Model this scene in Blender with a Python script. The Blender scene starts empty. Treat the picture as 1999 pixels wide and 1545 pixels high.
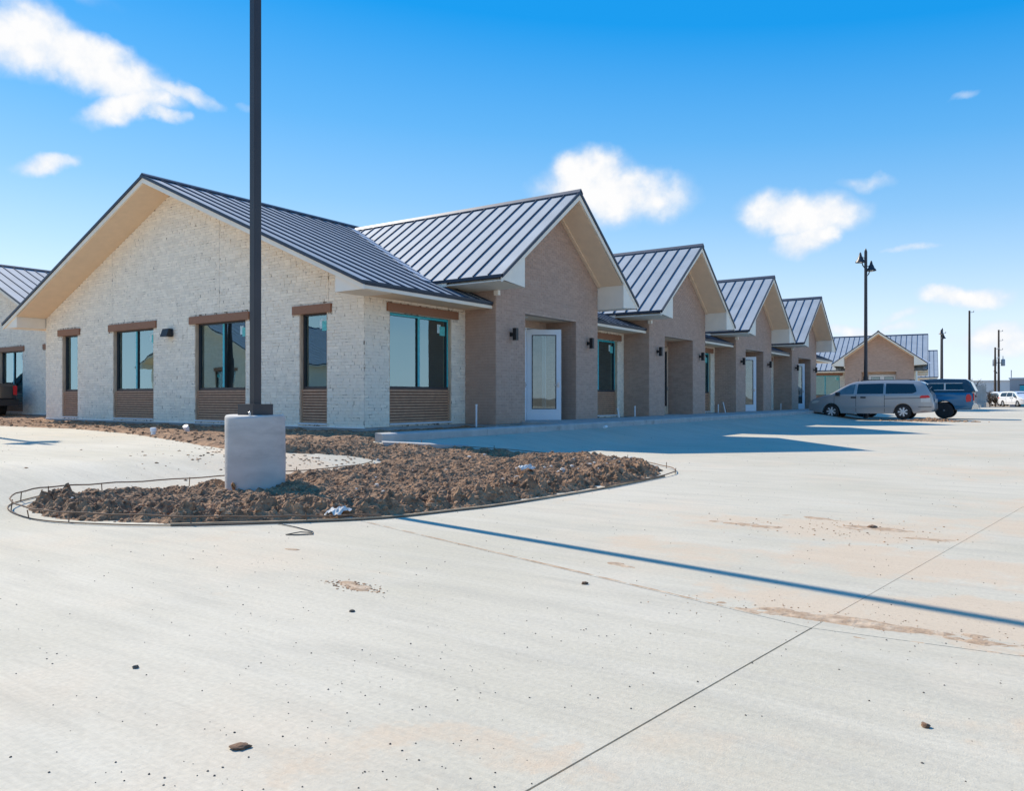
import bpy, bmesh, math, random
from mathutils import Vector, Matrix, noise
from mathutils.geometry import delaunay_2d_cdt
R = math.radians
random.seed(11)
S = bpy.context.scene
COL = S.collection

# ------------------------------------------------------------------ camera
cd = bpy.data.cameras.new('camera'); cam = bpy.data.objects.new('camera', cd); COL.objects.link(cam)
cam.location = (0, 0, 1.0); cam.rotation_euler = (R(90), 0, R(34.6))
cd.sensor_width = 36; cd.lens = 27.39; cd.shift_y = .00225; cd.clip_start = .05; cd.clip_end = 3000
S.camera = cam
S.view_settings.view_transform = 'Standard'; S.view_settings.look = 'None'
S.view_settings.exposure = 0.93; S.view_settings.gamma = 1; S.view_settings.use_curve_mapping = False

# ------------------------------------------------------------------ sun and sky
SUN_EL, SUN_AZ = R(41.5), R(-81)          # azimuth clockwise from +Y
sdir = Vector((math.sin(SUN_AZ)*math.cos(SUN_EL), math.cos(SUN_AZ)*math.cos(SUN_EL), math.sin(SUN_EL)))
sl = bpy.data.lights.new('sun', 'SUN'); so = bpy.data.objects.new('sun', sl); COL.objects.link(so)
sl.energy = 3.2; sl.angle = R(.53); sl.color = (1, .90, .75)
so.rotation_euler = sdir.to_track_quat('Z', 'Y').to_euler(); so.location = (-30, 5, 40)

W = bpy.data.worlds.new('World'); S.world = W; W.use_nodes = True
nt = W.node_tree; nt.nodes.clear(); N = nt.nodes; L = nt.links
def wn(t, **k):
    n = N.new(t)
    for a, b in k.items(): setattr(n, a, b)
    return n
def wm(op, a, b=None, c=None):
    n = N.new('ShaderNodeMath'); n.operation = op
    for i, v in enumerate((a, b, c)):
        if v is None: continue
        if isinstance(v, (int, float)): n.inputs[i].default_value = v
        else: L.new(v, n.inputs[i])
    return n.outputs[0]
out = wn('ShaderNodeOutputWorld'); bg = wn('ShaderNodeBackground'); L.new(bg.outputs[0], out.inputs[0])
sky = wn('ShaderNodeTexSky', sky_type='NISHITA', sun_disc=False, sun_elevation=SUN_EL, sun_rotation=SUN_AZ)
sky.air_density = 1.0; sky.dust_density = .35; sky.ozone_density = 2.2; sky.altitude = 50
bg.inputs['Strength'].default_value = .135
# clouds: soft lumps that sit at their own compass bearing and height in the sky dome
tc = wn('ShaderNodeTexCoord'); nrm = wn('ShaderNodeVectorMath', operation='NORMALIZE'); L.new(tc.outputs['Generated'], nrm.inputs[0])
sep = wn('ShaderNodeSeparateXYZ'); L.new(nrm.outputs[0], sep.inputs[0])
az = wm('MULTIPLY', wm('ARCTAN2', sep.outputs[0], sep.outputs[1]), 57.2958)
el = wm('MULTIPLY', wm('ARCSINE', sep.outputs[2]), 57.2958)
nz1 = wn('ShaderNodeTexNoise'); nz1.inputs['Scale'].default_value = 13; nz1.inputs['Detail'].default_value = 7; nz1.inputs['Roughness'].default_value = .55
L.new(nrm.outputs[0], nz1.inputs['Vector'])
sn = wn('ShaderNodeSeparateXYZ'); L.new(nz1.outputs['Color'], sn.inputs[0])
nz2 = wn('ShaderNodeTexNoise'); nz2.inputs['Scale'].default_value = 34; nz2.inputs['Detail'].default_value = 5; nz2.inputs['Roughness'].default_value = .55
L.new(nrm.outputs[0], nz2.inputs['Vector'])
azw = wm('ADD', az, wm('MULTIPLY', wm('SUBTRACT', sn.outputs[0], .5), 4.6))
elw = wm('ADD', el, wm('MULTIPLY', wm('SUBTRACT', sn.outputs[1], .5), 2.8))
# clear-air colour by height above the horizon, its brightness following the physical sky round the compass
ramp = wn('ShaderNodeValToRGB'); dt = wn('ShaderNodeVectorMath', operation='DOT_PRODUCT'); L.new(nrm.outputs[0], dt.inputs[0]); dt.inputs[1].default_value = sdir
L.new(wm('DIVIDE', wm('MULTIPLY', el, wm('ADD', 1.26, wm('MULTIPLY', dt.outputs['Value'], -.35))), 90), ramp.inputs[0]); rp = ramp.color_ramp
K_ = 1/(.135*2**.83)
for i, (e_, c_) in enumerate([(0, (.74, .83, .92)), (6, (.60, .755, .90)), (10, (.41, .64, .89)), (14, (.25, .53, .87)), (19, (.12, .43, .85)), (26, (.012, .315, .81)), (50, (.004, .26, .76)), (90, (.004, .22, .70))]):
    if i < 2: q_ = rp.elements[i]; q_.position = e_/90
    else: q_ = rp.elements.new(e_/90)
    q_.color = (*[v*.25 for v in c_], 1)
sg = wn('ShaderNodeSeparateXYZ'); L.new(sky.outputs[0], sg.inputs[0])
br = wn('ShaderNodeMapRange'); L.new(sg.outputs[1], br.inputs[0]); br.inputs[1].default_value = 1.5; br.inputs[2].default_value = 14; br.inputs[3].default_value = .95; br.inputs[4].default_value = 1.5
hs = wn('ShaderNodeVectorMath', operation='SCALE'); L.new(ramp.outputs[0], hs.inputs[0]); L.new(wm('MULTIPLY', br.outputs[0], K_*4), hs.inputs['Scale'])
# bearing, height, half width, half height, tilt, strength
CLOUDS = [(-63.2, 20.7, 5.8, 1.9, -14, 1), (-67.0, 21.6, 4.5, 2.2, 0, .95), (-58.6, 20.0, 3.4, .7, -16, .7), (-61.0, 18.6, 3.4, 1.2, 20, .9), (-58.9, 18.3, 2.2, .6, -5, .75), (-66.5, 25.8, 5.5, .8, -20, .32),
  (-59.0, 26.5, 5.0, .6, 5, .25), (-65.8, 14.4, 2.2, .8, 10, .85), (-53.5, 19.6, .9, .3, 0, .35),
  (-27.6, 14.5, 6.0, 2.4, -5, 1.0), (-28.9, 15.8, 3.4, 2.0, 0, 1.0), (-33.8, 13.0, 4.0, 1.0, 8, .9), (-14.2, 12.6, 4.4, 1.9, -3, 1.0), (-13.4, 11.0, 2.4, 1.3, 20, .9),
  (-10.6, 14.4, 1.7, .6, -8, .45), (-7.0, 10.0, 1.6, .35, 0, .6), (-4.4, 6.4, 2.8, .85, -4, .9), (-10.0, 4.4, 3.8, .55, 0, .75), (-8.2, 5.2, 2.0, .5, 12, .5),
  (-2.6, 3.6, 2.2, 1.4, 0, .9), (-4.2, 18.4, 1.2, .3, 12, .35),
  (8, 14, 6, 2.0, 5, .9), (24, 9, 8, 2.2, 0, .9), (15, 29, 8, 2.6, 20, .8), (46, 20, 9, 3.0, -8, .95), (70, 12, 9, 2.4, 0, .95), (95, 24, 10, 3.6, 10, 1),  # from here on out of view; camera-side ones added for white fill light
  (120, 10, 10, 2.4, 0, .9), (146, 19, 9, 3.2, -10, 1), (172, 12, 10, 2.6, 0, .95), (-160, 24, 10, 3.6, 12, .95), (-140, 11, 10, 2.6, 0, .95), (-118, 20, 9, 3.4, -10, .95),
  (112, 36, 9, 4, -10, .8), (165, 38, 9, 4, 15, .8), (62, 38, 8, 3.4, 0, .7), (-92, 13, 8, 2, 0, .8), (-84, 30, 7, 2.6, 15, .7), (-30, 46, 9, 2.5, -10, .5), (40, 52, 9, 3, 20, .5)]
tot = None
for (a0, e0, hw, hh, tl, st) in CLOUDS:
    ca, sa = math.cos(R(tl)), math.sin(R(tl))
    da = wm('SUBTRACT', azw, a0); de = wm('SUBTRACT', elw, e0)
    u = wm('MULTIPLY', wm('ADD', wm('MULTIPLY', da, ca), wm('MULTIPLY', de, sa)), 1/hw)
    v = wm('MULTIPLY', wm('SUBTRACT', wm('MULTIPLY', de, ca), wm('MULTIPLY', da, sa)), 1/hh)
    r2 = wm('ADD', wm('MULTIPLY', u, u), wm('MULTIPLY', v, v))
    f = wm('MULTIPLY', wm('MAXIMUM', wm('SUBTRACT', 1.25, r2), 0), st)
    tot = f if tot is None else wm('MAXIMUM', tot, f)
dens = wm('ADD', tot, wm('MULTIPLY', wm('SUBTRACT', nz2.outputs['Fac'], .5), wm('MINIMUM', wm('MULTIPLY', tot, 1.6), 1.1)))
mr = wn('ShaderNodeMapRange', interpolation_type='SMOOTHSTEP'); L.new(dens, mr.inputs[0])
mr.inputs[1].default_value = .04; mr.inputs[2].default_value = 1.15; mr.inputs[3].default_value = 0; mr.inputs[4].default_value = .97
cr = wn('ShaderNodeValToRGB'); L.new(wm('ADD', wm('MULTIPLY', dens, .75), wm('MULTIPLY', wm('SUBTRACT', nz2.outputs['Fac'], .5), 1.2)), cr.inputs[0])
cr.color_ramp.elements[0].position = .2; cr.color_ramp.elements[0].color = (.76, .83, .93, 1)
cr.color_ramp.elements[1].position = .95; cr.color_ramp.elements[1].color = (1, .99, .98, 1)
cmul = wn('ShaderNodeVectorMath', operation='SCALE'); L.new(cr.outputs[0], cmul.inputs[0]); cmul.inputs['Scale'].default_value = 3.95
mixc = wn('ShaderNodeMixRGB'); L.new(mr.outputs[0], mixc.inputs[0]); L.new(hs.outputs[0], mixc.inputs[1]); L.new(cmul.outputs[0], mixc.inputs[2])
L.new(mixc.outputs[0], bg.inputs['Color'])

# ------------------------------------------------------------------ materials
MATS = {}
def mat(name, col, rough=.8, metal=0., var=.12, scale=6., bump=0., bscale=60., col2=None, c2lo=.55, c2hi=.7, c2scale=4., island=0., spec=.5, stretch=None):
    if name in MATS: return MATS[name]
    m = bpy.data.materials.new(name); m.use_nodes = True; MATS[name] = m
    t = m.node_tree; b = t.nodes['Principled BSDF']
    b.inputs['Roughness'].default_value = rough; b.inputs['Metallic'].default_value = metal
    b.inputs['Specular IOR Level'].default_value = spec
    g = t.nodes.new('ShaderNodeNewGeometry')
    vec = g.outputs['Position']
    if stretch:
        mp = t.nodes.new('ShaderNodeMapping'); mp.inputs['Scale'].default_value = stretch
        t.links.new(vec, mp.inputs[0]); vec = mp.outputs[0]
    n1 = t.nodes.new('ShaderNodeTexNoise'); n1.inputs['Scale'].default_value = scale; n1.inputs['Detail'].default_value = 5
    t.links.new(vec, n1.inputs['Vector'])
    r = t.nodes.new('ShaderNodeMapRange'); t.links.new(n1.outputs['Fac'], r.inputs[0])
    r.inputs[1].default_value = .3; r.inputs[2].default_value = .7; r.inputs[3].default_value = 1-var; r.inputs[4].default_value = 1+var
    val = r.outputs[0]
    if island:
        ri = t.nodes.new('ShaderNodeMapRange'); t.links.new(g.outputs['Random Per Island'], ri.inputs[0])
        ri.inputs[3].default_value = 1-island; ri.inputs[4].default_value = 1+island
        mm = t.nodes.new('ShaderNodeMath'); mm.operation = 'MULTIPLY'; t.links.new(val, mm.inputs[0]); t.links.new(ri.outputs[0], mm.inputs[1]); val = mm.outputs[0]
    base = t.nodes.new('ShaderNodeRGB'); base.outputs[0].default_value = (*col, 1); bo = base.outputs[0]
    if col2:
        n2 = t.nodes.new('ShaderNodeTexNoise'); n2.inputs['Scale'].default_value = c2scale; n2.inputs['Detail'].default_value = 6; n2.inputs['Roughness'].default_value = .62
        t.links.new(vec, n2.inputs['Vector'])
        r2 = t.nodes.new('ShaderNodeMapRange'); t.links.new(n2.outputs['Fac'], r2.inputs[0]); r2.inputs[1].default_value = c2lo; r2.inputs[2].default_value = c2hi
        mx = t.nodes.new('ShaderNodeMixRGB'); t.links.new(r2.outputs[0], mx.inputs[0]); t.links.new(bo, mx.inputs[1]); mx.inputs[2].default_value = (*col2, 1); bo = mx.outputs[0]
    sc = t.nodes.new('ShaderNodeVectorMath'); sc.operation = 'SCALE'; t.links.new(bo, sc.inputs[0]); t.links.new(val, sc.inputs['Scale'])
    t.links.new(sc.outputs[0], b.inputs['Base Color'])
    if bump:
        n3 = t.nodes.new('ShaderNodeTexNoise'); n3.inputs['Scale'].default_value = bscale; n3.inputs['Detail'].default_value = 6; t.links.new(vec, n3.inputs['Vector'])
        bp = t.nodes.new('ShaderNodeBump'); bp.inputs['Strength'].default_value = 1; bp.inputs['Distance'].default_value = bump
        t.links.new(n3.outputs['Fac'], bp.inputs['Height']); t.links.new(bp.outputs[0], b.inputs['Normal'])
    return m

def concrete_mat(name='lot_concrete', stains=True):
    m = bpy.data.materials.new(name); m.use_nodes = True; t = m.node_tree; b = t.nodes['Principled BSDF']; MATS[name] = m
    NN = t.nodes.new; LK = t.links.new
    b.inputs['Roughness'].default_value = .88; b.inputs['Specular IOR Level'].default_value = .3
    g = NN('ShaderNodeNewGeometry'); P = g.outputs['Position']
    def M(op, a, bb=None):
        n = NN('ShaderNodeMath'); n.operation = op
        for i, v in enumerate((a, bb)):
            if v is None: continue
            if isinstance(v, (int, float)): n.inputs[i].default_value = v
            else: LK(v, n.inputs[i])
        return n.outputs[0]
    def NO(scale, det=6, ro=.55, st=None):
        n = NN('ShaderNodeTexNoise'); n.inputs['Scale'].default_value = scale; n.inputs['Detail'].default_value = det; n.inputs['Roughness'].default_value = ro
        if st:
            mp = NN('ShaderNodeMapping'); mp.inputs['Scale'].default_value = st[:3]; mp.inputs['Rotation'].default_value = (0, 0, R(st[3])); LK(P, mp.inputs[0]); LK(mp.outputs[0], n.inputs['Vector'])
        else: LK(P, n.inputs['Vector'])
        return n.outputs['Fac']
    def SM(v, lo, hi, a=0, c=1):
        n = NN('ShaderNodeMapRange'); n.interpolation_type = 'SMOOTHSTEP'; LK(v, n.inputs[0])
        for i, q in zip((1, 2, 3, 4), (lo, hi, a, c)): n.inputs[i].default_value = q
        return n.outputs[0]
    def MX(f, a, bb):
        n = NN('ShaderNodeMixRGB'); LK(f, n.inputs[0])
        for i, v in ((1, a), (2, bb)):
            if isinstance(v, tuple): n.inputs[i].default_value = (*v, 1)
            else: LK(v, n.inputs[i])
        return n.outputs[0]
    big = NO(.35, 5); mid = NO(2.2, 7, .6); fine = NO(45, 5, .6); grain = NO(190, 3, .6)
    streak = NO(1.1, 6, .6, (1, 5.5, 1, -25))
    c = MX(SM(big, .35, .65), (.50, .455, .355), (.56, .51, .41))
    c = MX(SM(streak, .42, .72, 0, .6), c, (.44, .405, .33))
    c = MX(SM(NO(1.6, 5, .6, (.25, 2.2, 1, 12)), .45, .7, 0, .28), c, (.62, .575, .48))
    c = MX(SM(mid, .5, .8, 0, .4), c, (.60, .55, .45))
    warm = NO(.55, 6, .6)
    c = MX(SM(warm, .5, .72, 0, .55), c, (.60, .49, .365))
    if stains:
        n2 = NO(1.7, 8, .68); n3 = NO(5.5, 8, .7)
        sx = NN('ShaderNodeSeparateXYZ'); LK(P, sx.inputs[0])
        wx_ = M('ADD', sx.outputs[0], M('MULTIPLY', M('SUBTRACT', NO(.9, 7, .62), .5), 2.2)); wy_ = M('ADD', sx.outputs[1], M('MULTIPLY', M('SUBTRACT', NO(1.3, 7, .65), .5), 1.5))
        tot = None
        for (x, y, rx, ry, rot, s) in [(.1, 4.1, 1.5, .42, 5, 1.1), (-.6, 5.2, 1.4, .5, 10, .9), (.4, 7.0, 1.5, .8, 0, .8), (-1.5, 1.75, .5, .16, 32, .6), (.3, 2.9, .6, .35, 0, .7), (-.9, 3.85, .5, .25, 0, 1), (-1.25, 6.3, 1.0, .7, 20, .75), (-2.2, 6.2, 1.0, .5, 10, .6), (-1.9, 4.9, .9, .35, -14, .6),
                                     (.3, 8.6, 1.5, .9, 0, .65), (-1.32, 1.85, .3, .15, 30, .6), (-1.5, 1.45, .4, .15, 20, .35), (-.8, 2.2, .5, .8, -8, .3), (.1, 2.6, .35, .7, 0, .6), (.5, 12, 3, 2, 0, .5), (-.7, 16, 4, 1, 30, .4),
                                     (-7.9, 6.4, .7, 1.0, 0, .8), (-8.7, 6.7, .8, .5, -10, .9), (-5.0, 3.3, 1.6, .25, 40, .3), (-4.0, 6.5, .25, 2.0, 0, .35), (-4.4, 10.0, .6, .8, 0, .3)]:
            ca, sa = math.cos(R(rot)), math.sin(R(rot))
            dx = M('SUBTRACT', wx_, x); dy = M('SUBTRACT', wy_, y)
            u = M('MULTIPLY', M('ADD', M('MULTIPLY', dx, ca), M('MULTIPLY', dy, sa)), 1/rx)
            v = M('MULTIPLY', M('SUBTRACT', M('MULTIPLY', dy, ca), M('MULTIPLY', dx, sa)), 1/ry)
            f = M('MULTIPLY', M('MAXIMUM', M('SUBTRACT', 1.3, M('ADD', M('MULTIPLY', u, u), M('MULTIPLY', v, v))), 0), s)
            tot = f if tot is None else M('MAXIMUM', tot, f)
        d = M('ADD', tot, M('MULTIPLY', M('SUBTRACT', M('ADD', M('MULTIPLY', n2, .6), M('MULTIPLY', n3, .4)), .5), M('MINIMUM', M('MULTIPLY', M('ADD', tot, .12), 5), 3.2)))
        sand = SM(d, .3, .95, 0, .75)
        c = MX(sand, c, (.58, .455, .325))
        crumbs = M('MULTIPLY', SM(fine, .56, .68, 0, .55), SM(d, .5, 1.0))
        c = MX(crumbs, c, (.30, .22, .155))
        far = M('MULTIPLY', SM(NO(.9, 8, .7, (1, 1.6, 1, 20)), .60, .72, 0, .55), 1)
        c = MX(far, c, (.61, .50, .37))
    c = MX(SM(NO(26, 4, .7), .68, .76, 0, .3), c, (.36, .32, .26))
    c = MX(SM(NO(75, 3, .7), .69, .76, 0, .75), c, (.20, .185, .165))
    broom2 = NO(22, 5, .7, (.04, 2.6, 1, 12))
    sc = NN('ShaderNodeVectorMath'); sc.operation = 'SCALE'; LK(c, sc.inputs[0]); LK(M('MULTIPLY', SM(fine, .2, .8, .92, 1.08), SM(broom2, .3, .7, .965, 1.03)), sc.inputs['Scale'])
    LK(sc.outputs[0], b.inputs['Base Color'])
    broom = NO(30, 4, .65, (.05, 3.0, 1, 12))
    h = M('ADD', M('MULTIPLY', grain, .5), M('ADD', M('MULTIPLY', fine, .8), M('MULTIPLY', broom, 1.0)))
    bp = NN('ShaderNodeBump'); bp.inputs['Distance'].default_value = .0028; bp.inputs['Strength'].default_value = .9
    LK(h, bp.inputs['Height']); LK(bp.outputs[0], b.inputs['Normal'])
    return m

def glass_mat(name, tint, gloss, refl=.25):
    m = bpy.data.materials.new(name); m.use_nodes = True; t = m.node_tree; t.nodes.clear(); MATS[name] = m
    o = t.nodes.new('ShaderNodeOutputMaterial'); tr = t.nodes.new('ShaderNodeBsdfTransparent'); gl = t.nodes.new('ShaderNodeBsdfGlossy')
    tr.inputs[0].default_value = (*tint, 1); gl.inputs['Color'].default_value = (*gloss, 1); gl.inputs['Roughness'].default_value = .015
    fr = t.nodes.new('ShaderNodeFresnel'); fr.inputs[0].default_value = 1.5
    r = t.nodes.new('ShaderNodeMapRange'); r.inputs[1].default_value = 0; r.inputs[2].default_value = .6; r.inputs[3].default_value = refl; r.inputs[4].default_value = 1
    n = t.nodes.new('ShaderNodeTexNoise'); n.inputs['Scale'].default_value = 1.3; n.inputs['Detail'].default_value = 1
    g = t.nodes.new('ShaderNodeNewGeometry'); t.links.new(g.outputs['Position'], n.inputs['Vector'])
    bp = t.nodes.new('ShaderNodeBump'); bp.inputs['Distance'].default_value = .003; t.links.new(n.outputs['Fac'], bp.inputs['Height']); t.links.new(bp.outputs[0], gl.inputs['Normal'])
    mx = t.nodes.new('ShaderNodeMixShader'); t.links.new(fr.outputs[0], r.inputs[0]); t.links.new(r.outputs[0], mx.inputs[0])
    t.links.new(tr.outputs[0], mx.inputs[1]); t.links.new(gl.outputs[0], mx.inputs[2]); t.links.new(mx.outputs[0], o.inputs[0])
    return m

M_CONC = concrete_mat()
M_KERB = mat('kerb_concrete', (.42, .41, .385), .85, var=.12, scale=3, bump=.003, bscale=40, col2=(.33, .31, .28))
M_FOUND = mat('foundation_concrete', (.36, .36, .35), .9, var=.15, scale=4, bump=.004, bscale=30, col2=(.26, .25, .23))
M_BASE = mat('pole_base_concrete', (.52, .50, .46), .85, var=.10, scale=3, bump=.003, bscale=22, col2=(.42, .405, .37), c2scale=2, stretch=(1, 1, 3))
M_STONE = mat('white_stone', (.93, .82, .665), .9, var=.05, scale=9, bump=.010, bscale=22, col2=(.74, .62, .47), c2lo=.60, c2hi=.78, c2scale=9, island=.07)
M_SMORT = mat('white_wall_mortar', (.74, .65, .53), .95, var=.15, scale=14, bump=.01, bscale=40, col2=(.17, .12, .08), c2lo=.53, c2hi=.60, c2scale=8)  # dark specks paint in the shade of deep pits where mortar is missing
M_BROWN = mat('brown_brick', (.47, .315, .238), .8, var=.05, scale=8, bump=.003, bscale=50, island=.08, col2=(.48, .34, .265), c2scale=2)
M_BMORT = mat('brown_wall_mortar', (.52, .37, .28), .95, var=.15, scale=6, bump=.004)
M_SOFFIT = mat('cream_soffit_stucco', (.86, .64, .44), .85, var=.04, scale=5, bump=.0015, bscale=150)
M_TRIM = mat('cream_trim_board', (.90, .80, .66), .7, var=.04, scale=3, bump=.001, bscale=80)
M_DRIP = mat('dark_roof_edge_metal', (.045, .055, .075), .45, metal=.5, var=.1, scale=4)
M_ROOF = mat('standing_seam_roof_metal', (.29, .335, .38), .72, metal=.08, var=.10, scale=1.4, bump=.004, bscale=2.2, island=.05)
M_SEAM = mat('shaded_roof_seam_metal', (.06, .075, .105), .5, metal=.4, var=.1)  # same metal as the panels, darkened: the ribs' shade is put into its colour
M_VALLEY = mat('valley_flashing_metal', (.52, .55, .60), .45, metal=.3, var=.1, bump=.006, bscale=3)
M_LINTEL = mat('brown_stained_timber', (.31, .145, .08), .7, var=.15, scale=20, bump=.002, bscale=40, stretch=(1, 1, 6))
M_SLAT = mat('brown_slat_boards', (.50, .27, .155), .7, var=.16, scale=10, bump=.001, bscale=60, island=.14)
M_SLATB = mat('gap_shade_backing', (.17, .095, .06), .8, var=.1)  # dark colour stands in for the shadow in the gaps between slats
M_JAMB = mat('raw_wood_jamb', (.66, .48, .33), .8, var=.15, scale=12, stretch=(1, 1, .3))
M_FRAME = mat('dark_window_frame', (.028, .030, .036), .45, var=.1)
M_TEAL = mat('teal_protective_film', (.03, .46, .52), .35, var=.15, scale=12)
M_STICK = mat('white_window_label', (.60, .76, .76), .6, var=.25, scale=30)
M_STICK2 = mat('teal_window_label', (.12, .55, .52), .5, var=.3, scale=40)
M_GLASS = glass_mat('window_glass', (.70, .82, .76), (.62, .88, .95), .28)
M_DGLASS = glass_mat('door_glass', (.75, .82, .80), (.8, .9, .95), .08)
M_DRYWALL = mat('drywall', (.74, .74, .60), .9, var=.06)
M_FLOOR = mat('interior_slab', (.25, .25, .24), .9, var=.15)
M_DOOR = mat('white_door_paint', (.80, .82, .84), .45, var=.03, scale=3)
M_BLACK = mat('black_lamp_paint', (.012, .012, .014), .45, var=.1)
M_STEEL = mat('brushed_steel', (.45, .45, .46), .35, metal=.9, var=.05)
M_POLE = mat('bronze_pole_paint', (.032, .029, .033), .42, var=.12, scale=4)
M_DIRT = mat('turned_soil', (.35, .205, .115), .98, var=.22, scale=3.2, bump=.02, bscale=34, col2=(.13, .07, .038), c2lo=.46, c2hi=.66, c2scale=9)
M_CLOD = mat('soil_clods', (.35, .205, .115), .98, var=.3, scale=9, bump=.012, bscale=50, island=.5)
M_PALE = mat('pale_rubble', (.55, .52, .47), .9, var=.2, scale=20, island=.2)
M_REBAR = mat('rusty_rebar', (.17, .10, .06), .8, var=.3, scale=20)
M_FORM = mat('form_board', (.40, .29, .19), .85, var=.25, scale=8)
M_PVC = mat('white_pvc', (.78, .79, .80), .4, var=.05)
M_COPPER = mat('copper_wire', (.50, .27, .12), .5, metal=.6, var=.2)
M_PEB = mat('pebbles', (.10, .085, .07), .9, var=.3, scale=30, island=.5)
M_EARTH = mat('far_ground', (.27, .215, .155), .95, var=.2, scale=.2, col2=(.17, .16, .10), c2scale=.15)
M_TYRE = mat('tyre_rubber', (.014, .014, .015), .75, var=.15, scale=20)
M_RIM = mat('alloy_rim', (.62, .63, .65), .3, metal=.7, var=.05)
M_DRIM = mat('dark_alloy_rim', (.16, .165, .175), .35, metal=.7, var=.05)
M_CARGLASS = mat('dark_car_glass', (.010, .013, .018), .06, var=.05, spec=.8)
M_CARGLASS2 = mat('blue_car_glass', (.06, .10, .13), .06, var=.2, scale=3, spec=1)
M_RED = mat('red_tail_lens', (.65, .012, .02), .25, var=.08, scale=30)
M_LENS = mat('clear_lens', (.62, .60, .55), .15, var=.1)
M_CHROME = mat('chrome', (.62, .60, .57), .15, metal=1, var=.05)
M_BPLAST = mat('black_plastic', (.02, .02, .022), .55, var=.1)
def paint(name, col, metal=.4, rough=.28):
    m = mat(name, col, rough, metal=metal, var=.03, scale=2)
    m.node_tree.nodes['Principled BSDF'].inputs['Coat Weight'].default_value = .6
    m.node_tree.nodes['Principled BSDF'].inputs['Coat Roughness'].default_value = .08
    return m
M_SILVER = paint('silver_van_paint', (.37, .365, .36), .3); M_BLUE = paint('blue_truck_paint', (.008, .12, .24), .3)
M_BLUETOP = paint('dark_topper_paint', (.022, .042, .062), .2); M_WHITEP = paint('white_car_paint', (.75, .76, .78), 0)
M_GREYP = paint('black_truck_paint', (.03, .03, .034), .3)
M_WOODPOLE = mat('weathered_pole_wood', (.075, .055, .042), .9, var=.25, scale=5, stretch=(1, 1, .2))
M_GREYMET = mat('grey_transformer', (.25, .29, .32), .5, var=.1)
M_WWALL = mat('white_warehouse_wall', (.72, .71, .68), .7, var=.04, scale=.5)
M_GWALL = mat('grey_building_wall', (.40, .39, .39), .8, var=.06, scale=.5)
M_FENCE = mat('grey_fence_boards', (.40, .385, .36), .85, var=.12, scale=2, island=.15)
M_TWIG = mat('bare_twigs', (.11, .085, .065), .9, var=.2)

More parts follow.
